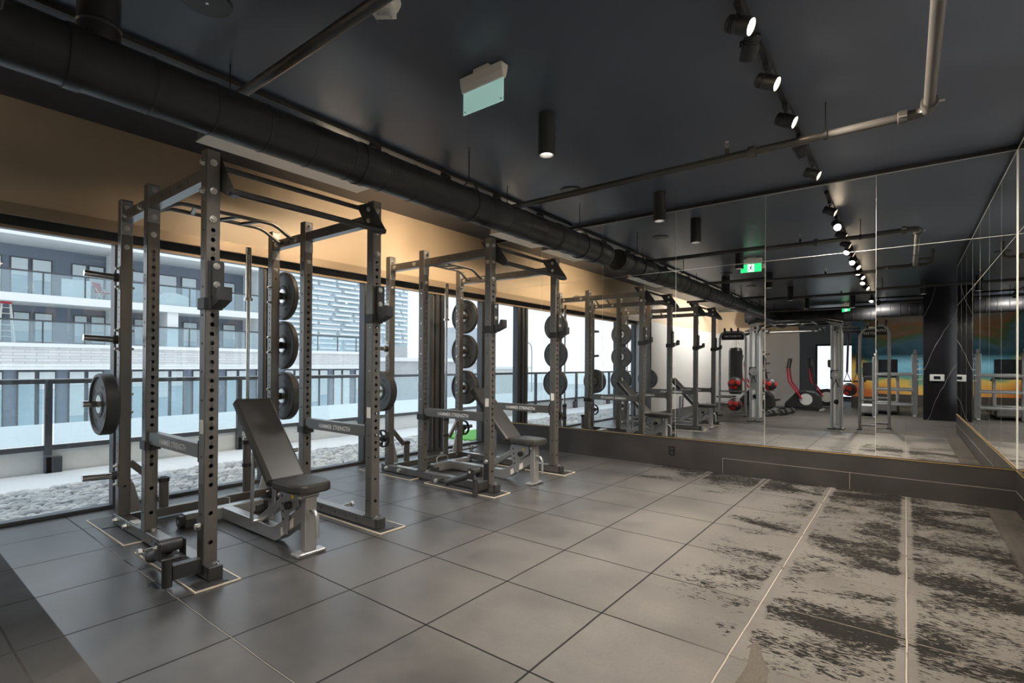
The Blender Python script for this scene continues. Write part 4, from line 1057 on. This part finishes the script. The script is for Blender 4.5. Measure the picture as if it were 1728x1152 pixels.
for k, (x_, y_, w_, h_, l_) in enumerate(((-60, 70, 50, 8.2, 'long low pale warehouse far beyond the terrace, seen in the mirror'), (-30, 95, 26, 8.6, 'flat-roofed pale shed beyond the terrace, seen in the mirror'))):
    g = thing('warehouse', l_, 'building', (x_, y_, -8)); MB('concrete').box(-w_ / 2, w_ / 2, 0, 14, 0, h_).build('wall', g); MB('slab').box(-w_ / 2 - .5, w_ / 2 + .5, -.5, 14, h_, h_ + .5).build('roof', g)
lp = thing('street_lamp', 'curved street lamp standing beyond the terrace, seen in the mirror', 'street lamp', (-30, 30, -8))
MB('framelight').tube([(0, 0, 0), (0, 0, 10.6), (.1, 0, 11.1), (.5, 0, 11.4), (1., 0, 11.42)], .06, 10).build('pole', lp); MB('framelight').bbox(.9, 1.6, -.12, .12, 11.35, 11.5, .02).build('lamp_head', lp)
struct('ground_street', MB('concrete').box(-200, 260, 14, 300, -8.3, -8.))

# ------------------------------------------------------------------ the gym behind the camera, seen in the mirrors
rg = thing('cable_rig', 'large silver cable training rig with overhead monkey bars behind the camera, seen in the mirror', 'cable machine', (-.4, 1.9, 0))
def rp(x, y, z): return (x + .4, y - 1.9, z)
for (cx, cy) in ((.10, 2.63), (-.02, 1.12)):
    tw_ = MB('framelight')
    for dy in (-.07, .07): tw_.cyl(rp(cx, cy + dy, .02), rp(cx, cy + dy, 2.13), .028, n=16)
    tw_.bbox(*[rp(cx - .07, 0, 0)[0], rp(cx + .03, 0, 0)[0]], rp(0, cy - .11, 0)[1], rp(0, cy + .11, 0)[1], 2.11, 2.16, .004)
    tw_.use('rackdark').bbox(rp(cx - .28, 0, 0)[0], rp(cx + .05, 0, 0)[0], rp(0, cy - .14, 0)[1], rp(0, cy - .03, 0)[1], 0, .022, .004).bbox(rp(cx - .28, 0, 0)[0], rp(cx + .05, 0, 0)[0], rp(0, cy + .03, 0)[1], rp(0, cy + .14, 0)[1], 0, .022, .004)
    tw_.build('tower_frame', rg)
    sh_ = MB('whiteshroud').bbox(rp(cx - .32, 0, 0)[0], rp(cx - .10, 0, 0)[0], rp(0, cy - .10, 0)[1], rp(0, cy + .10, 0)[1], .08, 2.0, .01).use('letterdark').cyl(rp(cx - .0985, cy, .55), rp(cx - .0975, cy, .55), .05, n=24)
    sh_.build('weight_shroud', rg)
    pl = MB('framelight').cyl(rp(cx + .03, cy, 1.1), rp(cx + .055, cy, 1.1), .085, n=26).use('rackdark').bbox(rp(cx - .02, 0, 0)[0], rp(cx + .035, 0, 0)[0], rp(0, cy - .035, 0)[1], rp(0, cy + .10, 0)[1], 1.02, 1.2, .006).use('zinc').cyl(rp(cx + .055, cy, 1.1), rp(cx + .062, cy, 1.1), .03, n=18)
    pl.build('pulley_carriage', rg)
    hd = MB('rubber').tube([rp(cx + .06, cy, 1.02), rp(cx + .06, cy - .05, .86), rp(cx + .06, cy + .05, .86), rp(cx + .06, cy, 1.02)], .009, 8)
    hd.build('pull_handle', rg)
# monkey bars overhead
mk = MB('rackdark')
for (xx, zz) in ((.12, 2.19), (-.95, 2.19)):
    mk.tube([rp(xx, 2.75, zz - .04), rp(xx, 2.5, zz + .03), rp(xx, 1.3, zz + .03), rp(xx, 1.0, zz - .04)], .026, 12)
mk.use('framelight').tube([rp(.16, 2.45, 2.04), rp(.16, 2.3, 1.99), rp(.16, 1.45, 1.99), rp(.16, 1.3, 2.06)], .018, 10)
mk.use('blackmetal')
for k in range(5): mk.cyl(rp(.12, 2.4 - .28 * k, 2.2), rp(-.95, 2.4 - .28 * k, 2.2), .018, n=12)
for k in range(3):
    mk.beam(rp(.17, 1.30 + .09 * k, 1.96), rp(.17, 1.36 + .09 * k, 2.06), .03, .04, .004, up=(1, 0, 0)); mk.beam(rp(.17, 2.30 + .09 * k, 2.06), rp(.17, 2.36 + .09 * k, 1.96), .03, .04, .004, up=(1, 0, 0))
mk.build('monkey_bars', rg)
for k, (xa, ya, xb, yb) in enumerate(((-1.0, 3.66, -1.1, 3.08), (-.36, .74, -.40, .26))):
    a, b = V(*rp(xa, ya, 0)), V(*rp(xb, yb, 0)); d = (b - a).normalized(); n_ = V(-d.y, d.x, 0)
    if n_.x < 0: n_ = -n_
    fr = MB('framelight').tube([a + V(0, 0, .02), a + V(0, 0, 1.9), a + d * .03 + V(0, 0, 1.99), a + d * .10 + V(0, 0, 2.05), b - d * .10 + V(0, 0, 2.05), b - d * .03 + V(0, 0, 1.99), b + V(0, 0, 1.9), b + V(0, 0, .02)], .028, 14)
    for z in (.09, .60): fr.beam(a + V(0, 0, z), b + V(0, 0, z), .05, .035, .004)
    for q in (a, b): fr.use('rackdark').bbox(q.x - .16, q.x + .12, q.y - .04, q.y + .04, 0, .022, .004).use('framelight')
    for j in range(8): fr.tube([a + n_ * .02 + V(0, 0, .35 + .2 * j), a + n_ * .075 + V(0, 0, .37 + .2 * j), a + n_ * .075 + V(0, 0, .47 + .2 * j), a + n_ * .02 + V(0, 0, .49 + .2 * j)], .009, 8)
    fr.build('bay_frame', rg)
    fr = MB('rackdark'); q0 = a + d * .04; q1 = b - d * .04
    fr.beam(q0 + V(0, 0, 1.945), q1 + V(0, 0, 1.945), .03, .17, .004)
    c = (q0 + q1) / 2 + n_ * .0156 + V(0, 0, 1.925)
    fr.text('SYNRGY360', c, n_.cross(V(0, 0, 1)) * -1, (0, 0, 1), .075, 'letter', .95)
    fr.build('name_board', rg)
    lk = MB('rackdark')
    tcx, tcy = ((.10, 2.63), (-.02, 1.12))[k]
    for z in (2.06, 1.98): lk.beam(V(*rp(tcx - .1, tcy, z)), (b if k == 0 else a) + V(0, 0, z), .05, .05, .004)
    for j in range(3): lk.beam(a + d * (.12 + .15 * j) + V(0, 0, 2.06), a + d * (.12 + .15 * j) + n_ * .16 + V(0, 0, 2.12), .04, .05, .004)
    lk.build('top_link', rg)
sb = MB('rackdark').beam(rp(-1.05, 3.38, 2.04), rp(-1.85, 3.49, 2.04), .06, .06, .005); sb.build('bag_arm', rg)
bg = thing('punching_bag', 'black punching bag hanging inside the cable rig, seen in the mirror', 'punching bag', (-1.8, 3.49, 0))
MB('vinyl').lathe((0, 0, .49), (0, 0, 1), [(0, 0), (.13, .01), (.165, .05), (.165, 1.12), (.14, 1.19), (0, 1.215)], 32).build('bag_body', bg)
chn = MB('zinc')
for a in range(4): chn.cyl((.12 * math.cos(a * PI / 2), .12 * math.sin(a * PI / 2), 1.69), (0, 0, 2.0), .006, n=6)
chn.build('chain', bg)
def medball(loc, r, label, spots='redrub'):
    t = thing('medicine_ball', label, 'medicine ball', loc, random.uniform(0, 1), 'medicine balls')
    MB('rubber').ball((0, 0, 0), r, 28, 18).build('ball_body', t)
    p = MB(spots)
    for (a, e, w) in ((0., .25, .42), (.9, .1, .36), (-.9, .2, .36), (.35, -.65, .34), (-.5, -.6, .30), (2.2, 0, .4), (-2.2, .1, .4), (3.1, .4, .3)):
        dd = V(math.cos(a) * math.cos(e), math.sin(a) * math.cos(e), math.sin(e)); u, w_ = perp(dd); vs = [dd * (r * 1.004)]; m = 14
        for rr_ in (.5, 1.):
            for k in range(m):
                q = 2 * PI * k / m; ang = w * rr_ * (1 + .14 * math.cos(3 * q)); vs.append((dd * math.cos(ang) + (u * math.cos(q) + w_ * math.sin(q)) * math.sin(ang)) * r * 1.004)
        p.add(vs, [(0, 1 + k, 1 + (k + 1) % m) for k in range(m)] + [(1 + k, 1 + m + k, 1 + m + (k + 1) % m, 1 + (k + 1) % m) for k in range(m)], True)
    p.build('colour_patches', t)
medball((-1.03, 3.31, .79), .165, 'black and red medicine ball on the upper rig shelf, seen in the mirror')
medball((-1.03, 3.31, .28), .165, 'black and red medicine ball on the lowest rig shelf, seen in the mirror')
medball((-2.95, 2.895, .80), .17, 'black and orange-red medicine ball on the far ball stand, seen in the mirror')
medball((-.5, .93, .80), .14, 'black medicine ball with a red badge beside the right rig bay, seen in the mirror')
# suspension straps hanging from the rig
for k, (yy, ll) in enumerate(((.95, ['left of two navy suspension straps hanging from the rig, seen in the mirror', 'right of two navy suspension straps hanging from the rig, seen in the mirror'][0]), (.78, 'right of two navy suspension straps hanging from the rig, seen in the mirror'))):
    s_ = thing('suspension_strap', ll, 'strap', (-.52, yy, 0), 0, 'suspension straps')
    K.setdefault('navy', mat('navy_webbing', (.02, .03, .08), 0, .7))
    MB('navy').beam((0, 0, 2.0), (.02, .02, 1.15), .045, .02, .002).beam((.02, .02, 1.15), (.03, -.05, .98), .03, .01, .001).beam((.02, .02, 1.15), (.03, .07, .98), .03, .01, .001).build('webbing', s_)
    MB('rubber').cyl((.03, -.06, .97), (.03, .08, .97), .017, n=12).build('grip', s_)

# ball stand
bs = thing('ball_stand', 'tall silver stand with hooks beyond the rig, seen in the mirror', 'stand', (-2.95, 3.12, 0))
MB('framelight').bbox(-.04, .04, -.04, .04, .02, 2.0, .006).bbox(-.25, .25, -.25, .25, 0, .03, .006).build('post', bs)
for z in (.45, 1.1, 1.35, 1.6): MB('rackdark').cyl((0, -.04, z), (0, -.22, z + .02), .014, n=10).build('hook', bs)
MB('framelight').lathe((0., -.225, .62), (0, 0, 1), [(.125, 0), (.14, 0), (.14, .02), (.125, .02)], 20, closed=True).build('ring', bs)

# cross trainers
def trainer(label, loc, rz):
    t = thing('elliptical_trainer', label, 'elliptical trainer', loc, rz, 'cross trainers')
    MB('rackdark').prism([(-.62, .06), (.30, .06), (.36, .16), (.30, .44), (.18, .55), (-.05, .60), (-.30, .56), (-.62, .20)], (-.16, 0, 0), (0, 1, 0), (0, 0, 1), (.32, 0, 0)).build('housing', t, bevel=.03)
    for s in (-1, 1): MB('whiteshroud').cyl((s * .16, -.05, .33), (s * .175, -.05, .33), .17, n=36).build('wheel_cover', t)
    f = MB('silver').bbox(-.3, .3, .30, .42, .0, .05, .01).bbox(-.05, .05, -.62, .4, .03, .08, .01).bbox(-.3, .3, -1.5, -1.4, 0, .05, .01).bbox(-.05, .05, -1.45, -.6, .03, .09, .01); f.build('base_frame', t)
    for s in (-1, 1):
        MB('redpaint').tube([(s * .22, -.15, .35), (s * .24, -.5, .85), (s * .22, -.55, 1.25)], .025, 10).use('rubber').tube([(s * .22, -.55, 1.25), (s * .2, -.5, 1.55)], .028, 10).build('moving_arm', t)
        MB('rackdark').bbox(s * .22 - .08, s * .22 + .08, -1.25, -.8, .24, .29, .015).build('pedal', t)
    MB('rackdark').beam((0, .2, .55), (0, .05, 1.35), .08, .06, .01).bbox(-.2, .2, -.02, .08, 1.3, 1.55, .02).use('screen').bbox(-.15, .15, -.03, -.02, 1.36, 1.52, .004).build('console', t)
    return t
e1 = trainer('cross trainer with white round cover at the aisle end, seen in the mirror', (-5.35, 2.30, 0), PI)
dup(e1, (-4.55, 3.42, 0), PI, 'cross trainer with red arms just beyond the rig, seen in the mirror')
dup(e1, (-7.5, 2.0, 0), PI, 'farthest cross trainer with red arms by the rear window, seen in the mirror')

def dumbbell(loc, rz, label):
    t = thing('dumbbell', label, 'dumbbell', loc, rz, 'dumbbells on the floor')
    MB('chrome').cyl((-.09, 0, 0), (.09, 0, 0), .016, n=12).build('handle', t)
    for s in (-1, 1): MB('rubber').cyl((s * .075, 0, 0), (s * .20, 0, 0), .085, n=8, smooth=False).use('chrome').cyl((s * .20, 0, 0), (s * .203, 0, 0), .055, n=20).build('head', t)
    return t
dp = dumbbell((-2.3, 2.75, .085), .3, 'black dumbbell on the floor nearest the rig, seen in the mirror')
dup(dp, (-2.8, 2.55, .085), .25, 'black dumbbell in the middle of the three on the floor, seen in the mirror'); dup(dp, (-3.4, 2.5, .085), .2, 'black dumbbell farthest from the rig on the floor, seen in the mirror')

# silver storage racks, treadmill and control panel
def storage(label, loc, rz):
    t = thing('storage_rack', label, 'storage rack', loc, rz, 'silver storage racks')
    for yy in (-.40, .40):
        MB('framelight').beam((0, yy, .02), (0, yy, 1.55), .06, .13, .01, up=(0, 1, 0)).prism([(-.065, 0), (.065, 0), (.065, .05), (.0, .10), (-.04, .08)], (0, yy - .03, 1.55), (1, 0, 0), (0, 0, 1), (0, .06, 0)).bbox(-.32, .32, yy - .035, yy + .035, 0, .03, .005).build('upright', t)
    for z, xx in ((.25, .12), (.62, .08), (1.0, .05)):
        MB('framelight').bbox(xx, xx + .05, -.38, .38, z, z + .05, .005).bbox(xx - .12, xx - .07, -.38, .38, z + .03, z + .08, .005).build('shelf_rail', t)
    for k in range(5): MB('zinc').cyl((.07, -.44, .9 + .13 * k), (.07, -.56, .92 + .13 * k), .010, n=8).build('hook', t)
    return t
s1 = storage('silver storage rack beside the marble column, seen in the mirror', (-3.95, .22, 0), 0.)
dup(s1, (-2.3, -4.0, 0), .5, 'silver storage rack farther right past the marble column, seen in the side mirror')
tm = thing('treadmill', 'treadmill with a wide dark screen in front of the mural, seen in the mirror', 'treadmill', (-4.9, .55, 0))
MB('rackdark').bbox(-1.1, .6, -.40, .40, .06, .18, .02).use('rubber').bbox(-1.05, .25, -.26, .26, .18, .186, .002).build('deck', tm)
MB('silver').bbox(.25, .70, -.42, .42, .05, .32, .05).build('motor_cover', tm)
for s in (-1, 1): MB('silver').beam((.35, s * .38, .3), (.25, s * .38, 1.05), .07, .05, .01).build('upright', tm); MB('rackdark').beam((.25, s * .36, .98), (-.35, s * .36, .90), .05, .05, .01).build('handrail', tm)
MB('rackdark').beam((.27, -.36, 1.0), (.27, .36, 1.0), .20, .12, .02).build('console', tm)
MB('screen').bbox(.24, .29, -.38, .38, 1.02, 1.42, .01).build('monitor', tm)
cp = thing('control_panel', 'small white control panel on the black marble column, seen in the mirror', 'control panel', (-3.06, -.57, .98))
MB('white').bbox(0, .025, -.13, .13, -.075, .075, .006).build('panel_body', cp); MB('screen').bbox(.025, .027, -.06, .06, -.035, .035, .001).build('display', cp)
dup(ex, (-5.1, 1.35, CZ), .9, 'distant green exit sign near the cross duct, seen small in the mirror')

# ------------------------------------------------------------------ lights
def lamp(kind, name, loc, d, power, col, **kw):
    l = bpy.data.lights.new(name, kind); l.energy = power; l.color = col
    for k, v in kw.items(): setattr(l, k, v)
    o = bpy.data.objects.new(name, l); COL.objects.link(o); o.location = loc
    o.rotation_euler = Vector(d).to_track_quat('-Z', 'Y').to_euler(); return o
WARM = (1., .85, .68)
for (p, d, k) in LIT:
    if k == 4: lamp('SPOT', 'added_rear_light', p, d, 110., (1., .93, .84), spot_size=2.6, spot_blend=1., shadow_soft_size=.04)  # added light for the rear room
    elif k == 3: lamp('SPOT', 'wall_washer_light', p, (0, 1, -.55), 52., (1., .76, .50), spot_size=1.95, spot_blend=1., shadow_soft_size=.04)
    else: lamp('SPOT', 'track_spot_light', p, d, 130., WARM, spot_size=1.5, spot_blend=.9, shadow_soft_size=.035)
for p in PEND: lamp('SPOT', 'downlight_beam', (p[0], p[1], CZ - .325), (0, 0, -1), 130., (1., .955, .89), spot_size=2.2, spot_blend=1., shadow_soft_size=.045)

w = bpy.data.worlds.new('overcast_sky'); sc.world = w; w.use_nodes = True
nt = w.node_tree; bgn = nt.nodes['Background']
gm = nt.nodes.new('ShaderNodeTexCoord'); sp = nt.nodes.new('ShaderNodeSeparateXYZ'); nt.links.new(gm.outputs['Generated'], sp.inputs[0])
rp_ = nt.nodes.new('ShaderNodeValToRGB'); nt.links.new(sp.outputs[2], rp_.inputs[0])
rp_.color_ramp.elements[0].position = .0; rp_.color_ramp.elements[0].color = (.80, .83, .86, 1)
rp_.color_ramp.elements[1].position = .6; rp_.color_ramp.elements[1].color = (.86, .92, 1., 1)
nt.links.new(rp_.outputs[0], bgn.inputs[0]); bgn.inputs[1].default_value = 1.15

sc.view_settings.view_transform = 'Standard'; sc.view_settings.look = 'None'; sc.view_settings.gamma = 1.; sc.view_settings.use_curve_mapping = False
sc.view_settings.exposure = 0.78
cy = sc.cycles
cy.max_bounces = 12; cy.diffuse_bounces = 5; cy.glossy_bounces = 8; cy.transparent_max_bounces = 24; cy.transmission_bounces = 8
cy.sample_clamp_indirect = 6.; cy.blur_glossy = .3; cy.use_denoising = True
